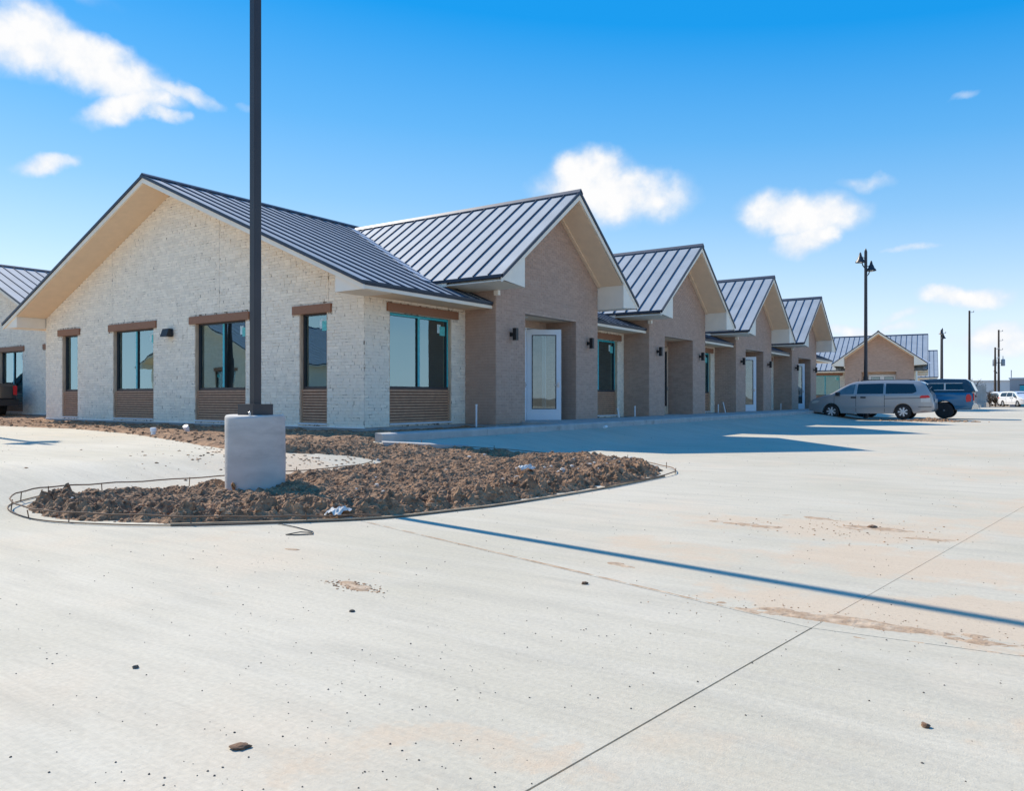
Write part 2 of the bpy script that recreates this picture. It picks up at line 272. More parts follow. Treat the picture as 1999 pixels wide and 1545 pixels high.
# ------------------------------------------------------------------ helpers
class MB:
    def __init__(s): s.v = []; s.f = []; s.mi = []
    def add(s, vs, fs, k=0):
        o = len(s.v); s.v += [tuple(p) for p in vs]; s.f += [tuple(o+i for i in f) for f in fs]; s.mi += [k]*len(fs); return s
    def box(s, x0, y0, z0, x1, y1, z1, k=0):
        x0, x1 = min(x0, x1), max(x0, x1); y0, y1 = min(y0, y1), max(y0, y1); z0, z1 = min(z0, z1), max(z0, z1)
        return s.add([(x0,y0,z0),(x1,y0,z0),(x1,y1,z0),(x0,y1,z0),(x0,y0,z1),(x1,y0,z1),(x1,y1,z1),(x0,y1,z1)],
                     [(0,3,2,1),(4,5,6,7),(0,1,5,4),(1,2,6,5),(2,3,7,6),(3,0,4,7)], k)
    def prism(s, poly, fn, a, b, k=0):
        # poly: list of (s,z); fn(s,z,t) -> xyz ; extruded t from a to b
        n = len(poly); vs = [fn(p[0], p[1], a) for p in poly] + [fn(p[0], p[1], b) for p in poly]
        return s.add(vs, [tuple(range(n)), tuple(range(2*n-1, n-1, -1))] + [(i, (i+1) % n, n+(i+1) % n, n+i) for i in range(n)], k)
    def tube(s, pts, r, n=8, k=0, caps=True):
        pts = [Vector(p) for p in pts]; rs = r if isinstance(r, (list, tuple)) else [r]*len(pts); rings = []
        for i, p in enumerate(pts):
            d = (pts[min(i+1, len(pts)-1)] - pts[max(i-1, 0)]).normalized()
            up = Vector((0, 0, 1)) if abs(d.z) < .9 else Vector((1, 0, 0))
            a = d.cross(up).normalized(); b = d.cross(a).normalized()
            rings.append([p + (a*math.cos(2*math.pi*j/n) + b*math.sin(2*math.pi*j/n))*rs[i] for j in range(n)])
        vs = [q for ring in rings for q in ring]; fs = []
        for i in range(len(pts)-1):
            for j in range(n): fs.append((i*n+j, i*n+(j+1) % n, (i+1)*n+(j+1) % n, (i+1)*n+j))
        if caps: fs += [tuple(range(n-1, -1, -1)), tuple(range((len(pts)-1)*n, len(pts)*n))]
        return s.add(vs, fs, k)
    def lathe(s, prof, c=(0, 0, 0), n=20, axis='z', k=0):
        vs = []; fs = []
        for (r, h) in prof:
            for j in range(n):
                a = 2*math.pi*j/n
                if axis == 'z': vs.append((c[0]+r*math.cos(a), c[1]+r*math.sin(a), c[2]+h))
                else: vs.append((c[0]+r*math.cos(a), c[1]+h, c[2]+r*math.sin(a)))
        for i in range(len(prof)-1):
            for j in range(n): fs.append((i*n+j, i*n+(j+1) % n, (i+1)*n+(j+1) % n, (i+1)*n+j))
        fs += [tuple(range(n)), tuple(range(len(prof)*n-1, (len(prof)-1)*n-1, -1))]
        return s.add(vs, fs, k)
    def mesh(s, name, mats, smooth=False, recalc=True):
        me = bpy.data.meshes.new(name); me.from_pydata(s.v, [], s.f)
        for m in (mats if isinstance(mats, (list, tuple)) else [mats]): me.materials.append(m)
        if any(s.mi): me.polygons.foreach_set('material_index', s.mi)
        if recalc:
            bm = bmesh.new(); bm.from_mesh(me); bmesh.ops.recalc_face_normals(bm, faces=bm.faces); bm.to_mesh(me); bm.free()
        if smooth:
            me.polygons.foreach_set('use_smooth', [True]*len(me.polygons)); 
            try: me.set_sharp_from_angle(angle=R(38))
            except Exception: pass
        me.update(); return me
    def build(s, name, mats, parent=None, smooth=False, recalc=True):
        return link(name, s.mesh(name, mats, smooth, recalc), parent)
def link(name, me, parent=None, loc=None, rot=None, scale=None):
    o = bpy.data.objects.new(name, me); COL.objects.link(o)
    if parent: o.parent = parent
    if loc: o.location = loc
    if rot: o.rotation_euler = rot
    if scale: o.scale = scale
    return o
def tag(o, label, cat, group=None, kind=None):
    if label: o['label'] = label
    if cat: o['category'] = cat
    if group: o['group'] = group
    if kind: o['kind'] = kind
    return o
def thing(name, label, cat, loc=(0, 0, 0), rz=0, group=None):
    o = bpy.data.objects.new(name, None); COL.objects.link(o); o.location = loc; o.rotation_euler = (0, 0, rz); o.empty_display_size = .3
    return tag(o, label, cat, group)
def kids(o): return [c for c in bpy.data.objects if c.parent == o]
def copy_tree(root, loc, rz, label):
    ch = {}
    for c in bpy.data.objects:
        if c.parent: ch.setdefault(c.parent, []).append(c)
    def rec(o, par):
        c = o.copy(); COL.objects.link(c); c.parent = par
        for k in ch.get(o, []): rec(k, c)
        return c
    r = rec(root, None); r.location = loc; r.rotation_euler = (0, 0, rz); r['label'] = label
    return r
def gz(x):
    t = min(1, max(0, (-6.8-x)/2.4)); return .27*t*t*(3-2*t)

# ------------------------------------------------------------------ ground
g = MB(); g.add([(-900, -900, -.12), (900, -900, -.12), (900, 900, -.12), (-900, 900, -.12)], [(0, 1, 2, 3)])
tag(g.build('ground', M_EARTH), None, None, kind='structure')
pav = bpy.data.objects.new('pavement', None); COL.objects.link(pav); pav['kind'] = 'structure'
J = Vector((-.85, 3.52)); dB = Vector((.13, 1)).normalized()
dAl = (Vector((-4.46, 4.46))-J).normalized(); dAr = Vector((1, .10)).normalized()
BX = (-70, 45, -25, 98)
def slab(poly, gap=.0038):
    """a concrete panel: polygon in plan, its edges pulled back by the joint, following the rise of the lot"""
    n = len(poly); ins = []
    if sum(poly[i-1][0]*poly[i][1]-poly[i][0]*poly[i-1][1] for i in range(n)) < 0: poly = poly[::-1]
    for i in range(n):
        p0, p, p1 = Vector(poly[i-1]), Vector(poly[i]), Vector(poly[(i+1) % n])
        e0 = (p-p0).normalized(); e1 = (p1-p).normalized()
        n0 = Vector((-e0.y, e0.x)); n1 = Vector((-e1.y, e1.x))
        bs = (n0+n1); k = max(.2, (1+n0.dot(n1)))
        ins.append(p + bs*(gap/k))
    bm = bmesh.new(); vs = [bm.verts.new((p.x, p.y, 0)) for p in ins]; f = bm.faces.new(vs)
    if f.normal.z < 0 or f.calc_area() == 0: pass
    bm.normal_update()
    if f.normal.z < 0: f.normal_flip()
    ex = bmesh.ops.extrude_face_region(bm, geom=[f])
    for v in [e for e in ex['geom'] if isinstance(e, bmesh.types.BMVert)]: v.co.z = -.1
    bmesh.ops.recalc_face_normals(bm, faces=bm.faces)
    for k in range(13):
        x = -6.8-2.4*k/12
        bmesh.ops.bisect_plane(bm, geom=bm.verts[:]+bm.edges[:]+bm.faces[:], plane_co=(x, 0, 0), plane_no=(1, 0, 0))
    for v in bm.verts: v.co.z += gz(v.co.x)
    me = bpy.data.meshes.new('concrete_slab'); bm.to_mesh(me); bm.free(); me.materials.append(M_CONC)
    return link('concrete_slab', me, pav)
def hit(p, d, q, e):
    # intersection of p+t d and q+s e
    det = d.x*(-e.y)+e.x*d.y; r = q-p
    t = (r.x*(-e.y)+e.x*r.y)/det; return p+d*t
xl = lambda y: J + dB*((y-J.y)/dB.y)
farY = [J.y, 22, 36, 50, 64, 80, 98]
Bb = xl(-25)
Ar = J + dAr*46
UND = [(-4.46, 4.46), (-6, 5), (-7, 8.2), (-9, 8.35), (-11, 8.9), (-22, 10.5), (BX[0], 13)]   # the joint runs on hidden under the soil
slab([(BX[0], -25), tuple(Bb), tuple(J)]+UND)
slab([tuple(Bb), (BX[1], -25), (BX[1], Ar.y), tuple(J)])
for i in range(6):
    y0, y1 = farY[i], farY[i+1]
    a0, a1 = xl(y0), xl(y1)
    if i == 0:
        slab([tuple(J), tuple(a1), (BX[0], y1)]+UND[::-1], .0018); slab([tuple(J), (BX[1], Ar.y), (BX[1], y1), tuple(a1)], .0018)
    else:
        slab([(a0.x, y0), (a1.x, y1), (BX[0], y1), (BX[0], y0)]); slab([(a0.x, y0), (BX[1], y0), (BX[1], y1), (a1.x, y1)])
sb = MB()
xs = [BX[0]] + [-9.2+2.4*k/10 for k in range(11)] + [BX[1]]
for a, b in zip(xs, xs[1:]): sb.add([(a, -25, gz(a)-.014), (b, -25, gz(b)-.014), (b, 98, gz(b)-.014), (a, 98, gz(a)-.014)], [(0, 1, 2, 3)])
M_JOINT = mat('joint_fill', (.26, .20, .135), .95, var=.35, scale=9)
sb.build('joint_fill', M_JOINT, pav)

# sidewalk with kerb
sw = MB(); zt = .405
ys = [9.3, 12.2, 15.6, 20, 24.6, 29.2, 33.8, 38.4, 43, 47.6, 52.2]
swo = bpy.data.objects.new('sidewalk', None); COL.objects.link(swo); swo['kind'] = 'structure'
for a, b in zip(ys, ys[1:]):
    xi = -9.17 if b <= 15.61 else -10.49
    m_ = MB(); ka = a+.006
    prof = [(-9.0, .15), (-9.0, zt-.03), (-9.01, zt-.008), (-9.03, zt), (xi, zt+.012), (xi, .15)]
    m_.prism(prof, lambda s, z, t: (s, t, z), ka, b-.006)
    m_.build('sidewalk_panel', M_KERB, swo)

# ------------------------------------------------------------------ soil beds
SOIL = [(-46, 14), (-46, 11.6), (-27, 9.4), (-22, 8.95), (-18.8, 9.1), (-15.5, 8.5), (-12.66, 7.65), (-9.4, 6.6), (-8.6, 7.0), (-8.15, 7.75), (-7.8, 7.9), (-7.62, 7.5), (-7.55, 6.1), (-7.52, 4.87), (-7.62, 4.0),
        (-7.66, 3.45), (-7.45, 3.12), (-7.02, 3.05), (-6.45, 3.12), (-5.64, 3.5), (-5.0, 4.12), (-4.55, 4.68), (-4.33, 5.35), (-4.17, 6.05), (-4.04, 7.6), (-4.03, 9.2), (-4.2, 9.9), (-4.7, 10.5),
        (-5.5, 11.1), (-6.4, 11.45), (-7.2, 11.4), (-8.05, 10.35), (-8.78, 9.05), (-9.02, 9.27), (-9.19, 9.27), (-9.19, 15.5), (-11.6, 15.5), (-11.6, 11.6), (-24, 11.6), (-24, 14)]
def seg_d(px, py, a, b):
    dx, dy = b[0]-a[0], b[1]-a[1]; t = max(0, min(1, ((px-a[0])*dx+(py-a[1])*dy)/(dx*dx+dy*dy)))
    return math.hypot(px-a[0]-t*dx, py-a[1]-t*dy)
def inside(px, py, poly):
    c = False; n = len(poly)
    for i in range(n):
        a, b = poly[i], poly[i-1]
        if (a[1] > py) != (b[1] > py) and px < (b[0]-a[0])*(py-a[1])/(b[1]-a[1])+a[0]: c = not c
    return c
def soil_h(x, y):
    d = min(seg_d(x, y, SOIL[i-1], SOIL[i]) for i in range(len(SOIL)))
    e = min(1, d/.28); e = e*e*(3-2*e)
    n1 = noise.fractal(Vector((x*1.6, y*1.6, 3)), .9, 2.1, 4)
    n2 = noise.fractal(Vector((x*6.5, y*6.5, 9)), .8, 2.2, 4)
    n3 = abs(noise.noise(Vector((x*14, y*14, 5))))
    isl = 1 if (x > -9 and y > 2.5) else .5
    if -10 < x < -6.5 and y > 7.6: isl = .7
    # ridge of heavier clods along the near edge and the right nose
    rough = 1.0
    de = min(seg_d(x, y, SOIL[i-1], SOIL[i]) for i in range(18, 27))
    if de < .55: rough = 1.9
    h = (.035+.045*isl) + .032*n1*(1+isl) + rough*isl*(.052*n2 + .050*(.3-n3))
    return gz(x) - .03 + e*(h+.02)
def grid_bed(name, x0, x1, y0, y1, st, parent=None):
    nx = int((x1-x0)/st); ny = int((y1-y0)/st); idx = {}; vs = []; fs = []
    for i in range(nx+1):
        for j in range(ny+1):
            x = x0+i*st+random.uniform(-.25, .25)*st; y = y0+j*st+random.uniform(-.25, .25)*st
            if inside(x, y, SOIL): idx[i, j] = len(vs); vs.append((x, y, soil_h(x, y)))
    for i in range(nx):
        for j in range(ny):
            q = [(i, j), (i+1, j), (i+1, j+1), (i, j+1)]; k = [idx[p] for p in q if p in idx]
            if len(k) >= 3: fs.append(tuple(k))
    me = bpy.data.meshes.new(name); me.from_pydata(vs, [], fs); me.materials.append(M_DIRT); me.update()
    return link(name, me, parent)
tag(grid_bed('soil_bed', -9.4, -3.9, 2.9, 11.6, .026), None, None, kind='structure')
tag(grid_bed('wall_soil_bed', -46, -9.36, 6.5, 14, .075), None, None, kind='structure')
for q_ in ((-11.6, -9.17, 14, 15.55), (-9.42, -9.17, 11.5, 14)):
    s3 = grid_bed('verge_soil', *q_, .06); s3['kind'] = 'structure'
cl = MB()
def clod(mb, x, y, z, r, sq=.7):
    n = 6; ph = random.random()*6; vs = [(x, y, z+r*sq*random.uniform(.8, 1.2))]
    for k in range(n):
        a = ph+k*2*math.pi/n; q = r*random.uniform(.55, .9); vs.append((x+q*math.cos(a), y+q*math.sin(a), z+r*sq*random.uniform(.3, .7)))
    for k in range(n):
        a = ph+.4+k*2*math.pi/n; q = r*random.uniform(.8, 1.15); vs.append((x+q*math.cos(a), y+q*math.sin(a), z-r*random.uniform(.1, .4)))
    fs = [(0, 1+k, 1+(k+1) % n) for k in range(n)] + [(1+k, 1+n+k, 1+n+(k+1) % n, 1+(k+1) % n) for k in range(n)]
    mb.add(vs, fs)
cnt = 0
while cnt < 26000:
    x = random.uniform(-9.2, -4); y = random.uniform(3, 11.5)
    if not inside(x, y, SOIL): continue
    de = min(seg_d(x, y, SOIL[i-1], SOIL[i]) for i in range(18, 27))
    if min(seg_d(x, y, SOIL[i-1], SOIL[i]) for i in range(len(SOIL))) < .06: continue
    r = .005+.011*random.random()**2 + (random.random() < .02)*.012
    if de < .5 and random.random() < .05: r += .02
    clod(cl, x, y, soil_h(x, y), r); cnt += 1
for k in range(2600):
    x = random.uniform(-30, -9.4); y = random.uniform(6.7, 11)
    if inside(x, y, SOIL): clod(cl, x, y, soil_h(x, y), random.uniform(.01, .05))
tag(cl.build('soil_clods', M_CLOD, recalc=False), None, None, kind='stuff')
pr = MB()
for k in range(110):
    if k < 75: x = random.gauss(-5.1, .45); y = random.gauss(9.2, .9)
    else: x = random.uniform(-8.5, -4.2); y = random.uniform(3.2, 10.8)
    if inside(x, y, SOIL): clod(pr, x, y, soil_h(x, y)+.005, random.uniform(.012, .04), .5)
tag(pr.build('pale_rubble', M_PALE, recalc=False), None, None, kind='stuff')
# loose grit over the lot
pb = MB()
for k in range(2600):
    a = random.uniform(-36, 36); d = 1.9+random.random()**1.6*17
    th = R(34.6)-R(a); x = -math.sin(th)*d; y = math.cos(th)*d
    if inside(x, y, SOIL) or x < -9 and y > 9: continue
    if noise.fractal(Vector((x*.8, y*.8, 7)), .8, 2, 3) < random.uniform(-.5, .35): continue
    r = (.0012+.0022*random.random()**2)*(1+d*.10)
    clod(pb, x, y, gz(x)+.0005, r, .8)
tag(pb.build('grit', M_PEB, recalc=False), None, None, kind='stuff')
tr = MB()
for k in range(420):
    x = random.gauss(-8.6, .8); y = random.gauss(7.2, .8)
    if not inside(x, y, SOIL): clod(tr, x, y, gz(x), random.uniform(.006, .03), .5)
for k in range(260):
    x = random.gauss(-1.25, .45); y = random.gauss(6.3, .28); clod(tr, x, y, 0, .002+.009*random.random()**3, .6)
for k in range(420):
    x = random.uniform(-1.5, .9)+random.gauss(0, .2); y = random.gauss(3.72+.1*(x+1), .14); clod(tr, x, y, 0, .0012+.005*random.random()**3, .6)
for k in range(150):
    x = random.gauss(-3.05, .1); y = random.gauss(2.92, .035); clod(tr, x, y, 0, random.uniform(.003, .010), .5)
tag(tr.build('spilled_soil', M_CLOD, recalc=False), None, None, kind='stuff')

M_LUMP = mat('dark_clod', (.17, .10, .06), .95, var=.35, scale=60, bump=.004, bscale=150)
M_SMEAR = mat('tan_soil_smear', (.40, .275, .175), .95, var=.25, scale=22, bump=.004, bscale=90, col2=(.56, .45, .33), c2lo=.45, c2hi=.7, c2scale=9)
def smear(x0, y0, rx, ry, rot, h, st=.012):
    ca, sa = math.cos(R(rot)), math.sin(R(rot)); idx = {}; vs = []; fs = []; nx, ny = int(2.6*rx/st), int(2.6*ry/st)
    for i in range(nx+1):
        for j in range(ny+1):
            a, b = -1.3*rx+i*st, -1.3*ry+j*st; X = x0+a*ca-b*sa; Y = y0+a*sa+b*ca
            q = 1-(a/rx)**2-(b/ry)**2 + 1.3*noise.fractal(Vector((X*6, Y*9, 4)), .7, 2.1, 5)
            z = h*min(.8, max(-.3, q))*(.6+.9*abs(noise.noise(Vector((X*30, Y*45, 2)))))
            idx[i, j] = len(vs); vs.append((X, Y, z))
    for i in range(nx):
        for j in range(ny):
            k = [idx[i, j], idx[i+1, j], idx[i+1, j+1], idx[i, j+1]]
            if max(vs[q][2] for q in k) > 0: fs.append(tuple(k))
    me = bpy.data.meshes.new('soil_smear'); me.from_pydata(vs, [], fs); me.materials.append(M_SMEAR); me.update()
    o = link('soil_smear', me); o['kind'] = 'stuff'
smear(-3.02, 2.93, .17, .045, -14, .008); smear(-1.1, 6.45, .26, .10, 8, .007, .015); smear(-1.6, 6.75, .22, .06, -6, .004, .015); smear(-.7, 6.2, .2, .05, 12, .004, .015); smear(-.75, 3.72, .5, .07, 4, .006); smear(-1.95, 6.1, .25, .07, -5, .004, .015); smear(.25, 3.75, .5, .05, 5, .004)
smear(-2.75, 4.035, 1.75, .012, -14.6, .0035, .009); smear(.45, 3.66, .9, .012, 5.7, .003, .009)
smear(-4.45, 3.83, .05, .02, 0, .006, .008); smear(-4.1, 3.4, .05, .02, 10, .006, .008); smear(-2.1, 4.2, .10, .04, -12, .006, .01)
def lump(name, label, x, y, r, sq, m, cat='clod'):
    mb = MB(); bm = bmesh.new(); bmesh.ops.create_icosphere(bm, subdivisions=3, radius=r)
    for v in bm.verts:
        n_ = noise.fractal(v.co*(1.6/r)+Vector((x*7, y*5, 1)), .8, 2, 3); v.co *= 1+.35*n_; v.co.z *= sq; v.co.x *= 1.35
    me = bpy.data.meshes.new(name); bm.to_mesh(me); bm.free(); me.materials.append(m)
    me.polygons.foreach_set('use_smooth', [True]*len(me.polygons))
    o = link(name, me, None, (x, y, gz(x)+r*sq*.55), (0, 0, random.random()*3)); tag(o, label, cat); return o
lump('soil_clod', 'largest flattened brown soil clod on the concrete, low in the foreground', -1.9, 1.39, .020, .35, M_LUMP)
lump('soil_clod', 'brown soil clod alone on the bottom right concrete panel', -.31, 2.66, .011, .7, M_LUMP)
lump('soil_clod', 'dark brown soil clod beside the soil stained joint in the middle of the lot', -2.05, 3.66, .013, .7, M_LUMP)
lump('pebble', 'small black pebble between the sand smear and the foreground clod', -2.68, 2.57, .010, .7, M_PEB, 'pebble')
lump('pebble', 'roundest black pebble on the left foreground concrete', -2.78, 1.58, .008, .9, M_PEB, 'pebble')
lump('soil_clod', 'crumbly brown clod pile on the sandy patch beyond the pole shadow', -1.12, 6.5, .032, .4, M_LUMP)

# rebar edging with stakes around the island
rb = thing('rebar_edging', 'bent rusty rebar rail on short stakes around the soil island', 'rebar', (-6.5, 4, 0))
def off_path(i0, i1, o=.05):
    pts = []
    for i in range(i0, i1+1):
        a = Vector(SOIL[i-1]); b = Vector(SOIL[i]); c = Vector(SOIL[(i+1) % len(SOIL)]); d = (c-a).normalized(); n_ = Vector((d.y, -d.x))
        q = b+n_*o
        if inside(q.x, q.y, SOIL): q = b-n_*o
        pts.append(q)
    return pts
def catmull(pts, m=6):
    out_ = []; P = [pts[0]]+pts+[pts[-1]]
    for i in range(1, len(P)-2):
        for k in range(m):
            t = k/m; a, b, c, d = P[i-1], P[i], P[i+1], P[i+2]
            out_.append(.5*((2*b)+(c-a)*t+(2*a-5*b+4*c-d)*t*t+(3*b-a-3*c+d)*t**3))
    out_.append(pts[-1]); return out_
L0 = Vector((-6.5, 4, 0))
rail = catmull(off_path(10, 21, .015)); rz_ = []
for i, p in enumerate(rail):
    dn = math.hypot(p.x+7.5, p.y-3.3); h = .085 if dn < 1.6 else max(.03, .085-.03*(dn-1.6))
    rz_.append(Vector((p.x, p.y, gz(p.x)+h+.004*math.sin(i*1.7)))-L0)
m_ = MB(); m_.tube(rz_, .0065, 7); m_.build('rail', M_REBAR, rb, True)
m_ = MB(); m_.tube([Vector((p.x, p.y, gz(p.x)+.008))-L0 for p in catmull(off_path(15, 24, .03))], .005, 6); m_.build('rail', M_REBAR, rb, True)
rail2 = catmull(off_path(24, 32, .04))
m_ = MB(); m_.tube([Vector((p.x, p.y, gz(p.x)+.03+.004*math.sin(i)))-L0 for i, p in enumerate(rail2)], .007, 6); m_.build('rail', M_REBAR, rb, True)
for q in (rail[3], rail[11], rail[18], rail[24], rail[29], rail[33], rail[38], rail[43], rail[48], rail[55], rail[61], rail2[9], rail2[16], rail2[24], rail2[32], rail2[40], rail2[45]):
    t = MB(); lx, ly = random.uniform(-.03, .03), random.uniform(-.03, .03); h = random.uniform(.07, .11)
    t.tube([(q.x-L0.x, q.y-L0.y, gz(q.x)-.03), (q.x-L0.x+lx, q.y-L0.y+ly, gz(q.x)+h)], .005, 6); t.build('stake', M_REBAR, rb)
m_ = MB(); fp = catmull(off_path(19, 25, .02))
for a, b in zip(fp, fp[1:]):
    d = (b-a).normalized(); n_ = Vector((-d.y, d.x))*.011
    m_.add([(a.x-n_.x, a.y-n_.y, gz(a.x)-.01), (b.x-n_.x, b.y-n_.y, gz(b.x)-.01), (b.x+n_.x, b.y+n_.y, gz(b.x)-.01), (a.x+n_.x, a.y+n_.y, gz(a.x)-.01),
            (a.x-n_.x, a.y-n_.y, gz(a.x)+.022), (b.x-n_.x, b.y-n_.y, gz(b.x)+.022), (b.x+n_.x, b.y+n_.y, gz(b.x)+.022), (a.x+n_.x, a.y+n_.y, gz(a.x)+.022)],
           [(0, 3, 2, 1), (4, 5, 6, 7), (0, 1, 5, 4), (1, 2, 6, 5), (2, 3, 7, 6), (3, 0, 4, 7)])
tag(m_.build('form_board', M_FORM), 'thin brown form board pressed along the near edge of the soil island', 'board')
# exposed slab edge beside the kerb end
m_ = MB(); m_.prism([(-8.72, 9.0), (-8.02, 10.3), (-7.94, 10.25), (-8.6, 8.9)], lambda s, z, t: (s, z, t+gz(s)), -.06, .075)
tag(m_.build('kerb_stub', M_KERB), 'rough cut concrete edge sticking out of the soil beside the kerb end', 'kerb')
# wire tie on the concrete
m_ = MB(); z0 = .006
m_.tube([(-5.0, 4.0, .01), (-4.75, 3.98, z0), (-4.5, 3.92, z0), (-4.42, 3.85, z0), (-4.5, 3.76, z0), (-4.56, 3.72, z0), (-4.5, 3.80, .02), (-4.44, 3.86, .012)], .004, 6)
tag(m_.build('tie_wire', M_BPLAST, None, True), 'thin black tie wire curled on the concrete in front of the soil island', 'wire')

# white litter pieces
for (x, y, lab) in [(-4.85, 4.5, 'crumpled white plastic sheet on the near edge of the soil below the pole'), (-5.25, 7.9, 'small white plastic scrap on top of the soil in the middle of the island')]:
    bm = bmesh.new(); bmesh.ops.create_grid(bm, x_segments=12, y_segments=9, size=.5)
    for v in bm.verts:
        n_ = noise.noise(Vector((v.co.x*5+x, v.co.y*5+y, 2))); v.co = Vector((v.co.x*.26+.02*n_, v.co.y*.13, max(0, .05-.08*(v.co.x**2+v.co.y**2))+.035*n_))
    me = bpy.data.meshes.new('plastic_scrap'); bm.to_mesh(me); bm.free(); me.materials.append(M_PALE)
    md = link('plastic_scrap', me, None, (x, y, soil_h(x, y)+.03), (0, 0, random.random()*2)); tag(md, lab, 'litter')

# ------------------------------------------------------------------ buildings
UB = {}
def brick_variants(kind, mtl):
    """unit bricks, 1 x 1 (length, height), front at depth 1; shared by every single brick"""
    res = []
    for k in range(7):
        m = MB(); j = (lambda a: random.uniform(-a, a))
        if kind == 'stone': jx, jz, jd = .05, .10, .35
        else: jx, jz, jd = .0, .0, .05
        v = [(-.5, 0, -.5), (.5, 0, -.5), (.5, 0, .5), (-.5, 0, .5)]
        fr = [(a[0]*.97+j(jx), 1+j(jd), a[2]*.93+j(jz)) for a in v]
        m.add(v+fr, [(4, 5, 6, 7), (0, 1, 5, 4), (1, 2, 6, 5), (2, 3, 7, 6), (3, 0, 4, 7)])
        res.append((m.v, m.f, m.mesh(kind+'_unit', mtl, recalc=False)))
    return res
UB['stone'] = brick_variants('stone', M_STONE); UB['brown'] = brick_variants('brown', M_BROWN)

class Wall:
    """vertical wall in building-local frame: P0 origin, U along, Nn outward"""
    def __init__(s, P0, U, Nn): s.P = Vector(P0); s.U = Vector(U); s.N = Vector(Nn)
    def at(s, u, z, t=0): return s.P + s.U*u + Vector((0, 0, z)) + s.N*t
    def core(s, outline, holes, depth, name, m, parent, back=False):
        pts = []; edges = []
        def ring(r):
            b = len(pts); pts.extend([Vector(p) for p in r]); edges.extend([(b+i, b+(i+1) % len(r)) for i in range(len(r))])
        ring(outline)
        for (a, b, c, d) in holes: ring([(a, c), (b, c), (b, d), (a, d)])
        vo, eo, fo, _, _, _ = delaunay_2d_cdt(pts, edges, [], 1, 1e-5)
        mb = MB(); fs = []
        for f in fo:
            cx = sum(vo[i].x for i in f)/len(f); cz = sum(vo[i].y for i in f)/len(f)
            if any(a < cx < b and c < cz < d for (a, b, c, d) in holes): continue
            if not inside(cx, cz, [tuple(p) for p in outline]): continue
            fs.append(tuple(f))
        mb.add([s.at(v.x, v.y) for v in vo], fs)
        mb.add([s.at(v.x, v.y, -.2) for v in vo], fs)
        for (a, b, c, d) in holes:
            for (p, q) in (((a, c), (b, c)), ((b, c), (b, d)), ((b, d), (a, d)), ((a, d), (a, c))):
                mb.add([s.at(*p), s.at(*q), s.at(*q, -.2), s.at(*p, -.2)], [(0, 1, 2, 3)])
        return mb.build(name, m, parent, recalc=False)
    def bricks(s, kind, outline, holes, z0, z1, lst, course=.0677, length=.203, wrap=False):
        k = 0; z = z0
        while z < z1-.02:
            zt_ = min(z+course, z1); zm = (z+zt_)/2
            # horizontal span of the outline at the top of this course
            xs_ = []
            for zz in (z+.004, zt_-.004):
                c = []
                for i in range(len(outline)):
                    a, b = outline[i-1], outline[i]
                    if (a[1] > zz) != (b[1] > zz): c.append(a[0]+(b[0]-a[0])*(zz-a[1])/(b[1]-a[1]))
                if len(c) >= 2: xs_.append((min(c), max(c)))
            if len(xs_) == 2:
                spans = [(max(xs_[0][0], xs_[1][0]), min(xs_[0][1], xs_[1][1]))]
                for (a, b, c, d) in holes:
                    if c < zt_-.01 and d > z+.01:
                        ns = []
                        for (p, q) in spans:
                            if b <= p or a >= q: ns.append((p, q)); continue
                            if a > p: ns.append((p, a))
                            if b < q: ns.append((b, q))
                        spans = ns
                off = (length/2 if k % 2 else 0)
                if kind == 'stone': off += random.uniform(-.05, .05)
                for (p, q) in spans:
                    u = math.floor((p-off)/length)*length+off
                    while u < q:
                        ln = length*(random.uniform(.8, 1.2) if kind == 'stone' and random.random() < .35 else 1)
                        a, b = max(u, p), min(u+ln, q)
                        if b-a > .02:
                            gp = .009
                            if kind == 'stone': gp = random.choice((.003, .005, .006, .008, .014)) if random.random() < .80 else random.uniform(.018, .036)
                            hg = .004 if kind == 'stone' else .009
                            hh = (zt_-z)-hg-(random.random() < .07)*(.010 if kind == 'stone' else 0)
                            dp = random.uniform(.004, .011) if kind == 'stone' else random.uniform(.005, .0075)
                            lst.append((s, kind, (a+b)/2, zm, max(.015, b-a-gp), hh, dp, random.randrange(7)))
                        u += ln
            z += course; k += 1
def emit_bricks(lst, root, wallobj_of, limit, name, mtl, world, cam_=Vector((0, 0, 1))):
    """nearest bricks become objects of their own, the rest one merged part"""
    def key(b):
        p = world @ b[0].at(b[2], b[3]); n_ = (world.to_3x3() @ b[0].N)
        v = (cam_-p); d = v.length
        return -(b[4]*b[5]*max(.001, n_.dot(v.normalized()))/(d*d))
    lst.sort(key=key)
    single = lst[:limit]; rest = lst[limit:]
    for b in single:
        w, kind, u, z, ln, h, dp, vi = b
        o = link(name, UB[kind][vi][2], wallobj_of(w)); 
        mt = Matrix.Identity(4); mt.col[0][:3] = w.U; mt.col[1][:3] = w.N; mt.col[2][:3] = (0, 0, 1); mt.translation = w.at(u, z)
        o.matrix_local = mt @ Matrix.Diagonal((ln, dp, h, 1))
    by = {}
    for b in rest: by.setdefault(id(b[0]), []).append(b)
    m = MB(); vs = m.v; fs = m.f
    for b in rest:
        w, kind, u, z, ln, h, dp, vi = b; o_ = len(vs); P = w.at(u, z); U, Nn = w.U, w.N
        for (a, d, c) in UB[kind][vi][0]: vs.append((P.x+U.x*a*ln+Nn.x*d*dp, P.y+U.y*a*ln+Nn.y*d*dp, P.z+c*h))
        for f in UB[kind][vi][1]: fs.append(tuple(o_+i for i in f))
    m.mi = [0]*len(fs)
    if fs: o = m.build(name, mtl, root, recalc=False); o['kind'] = 'stuff'

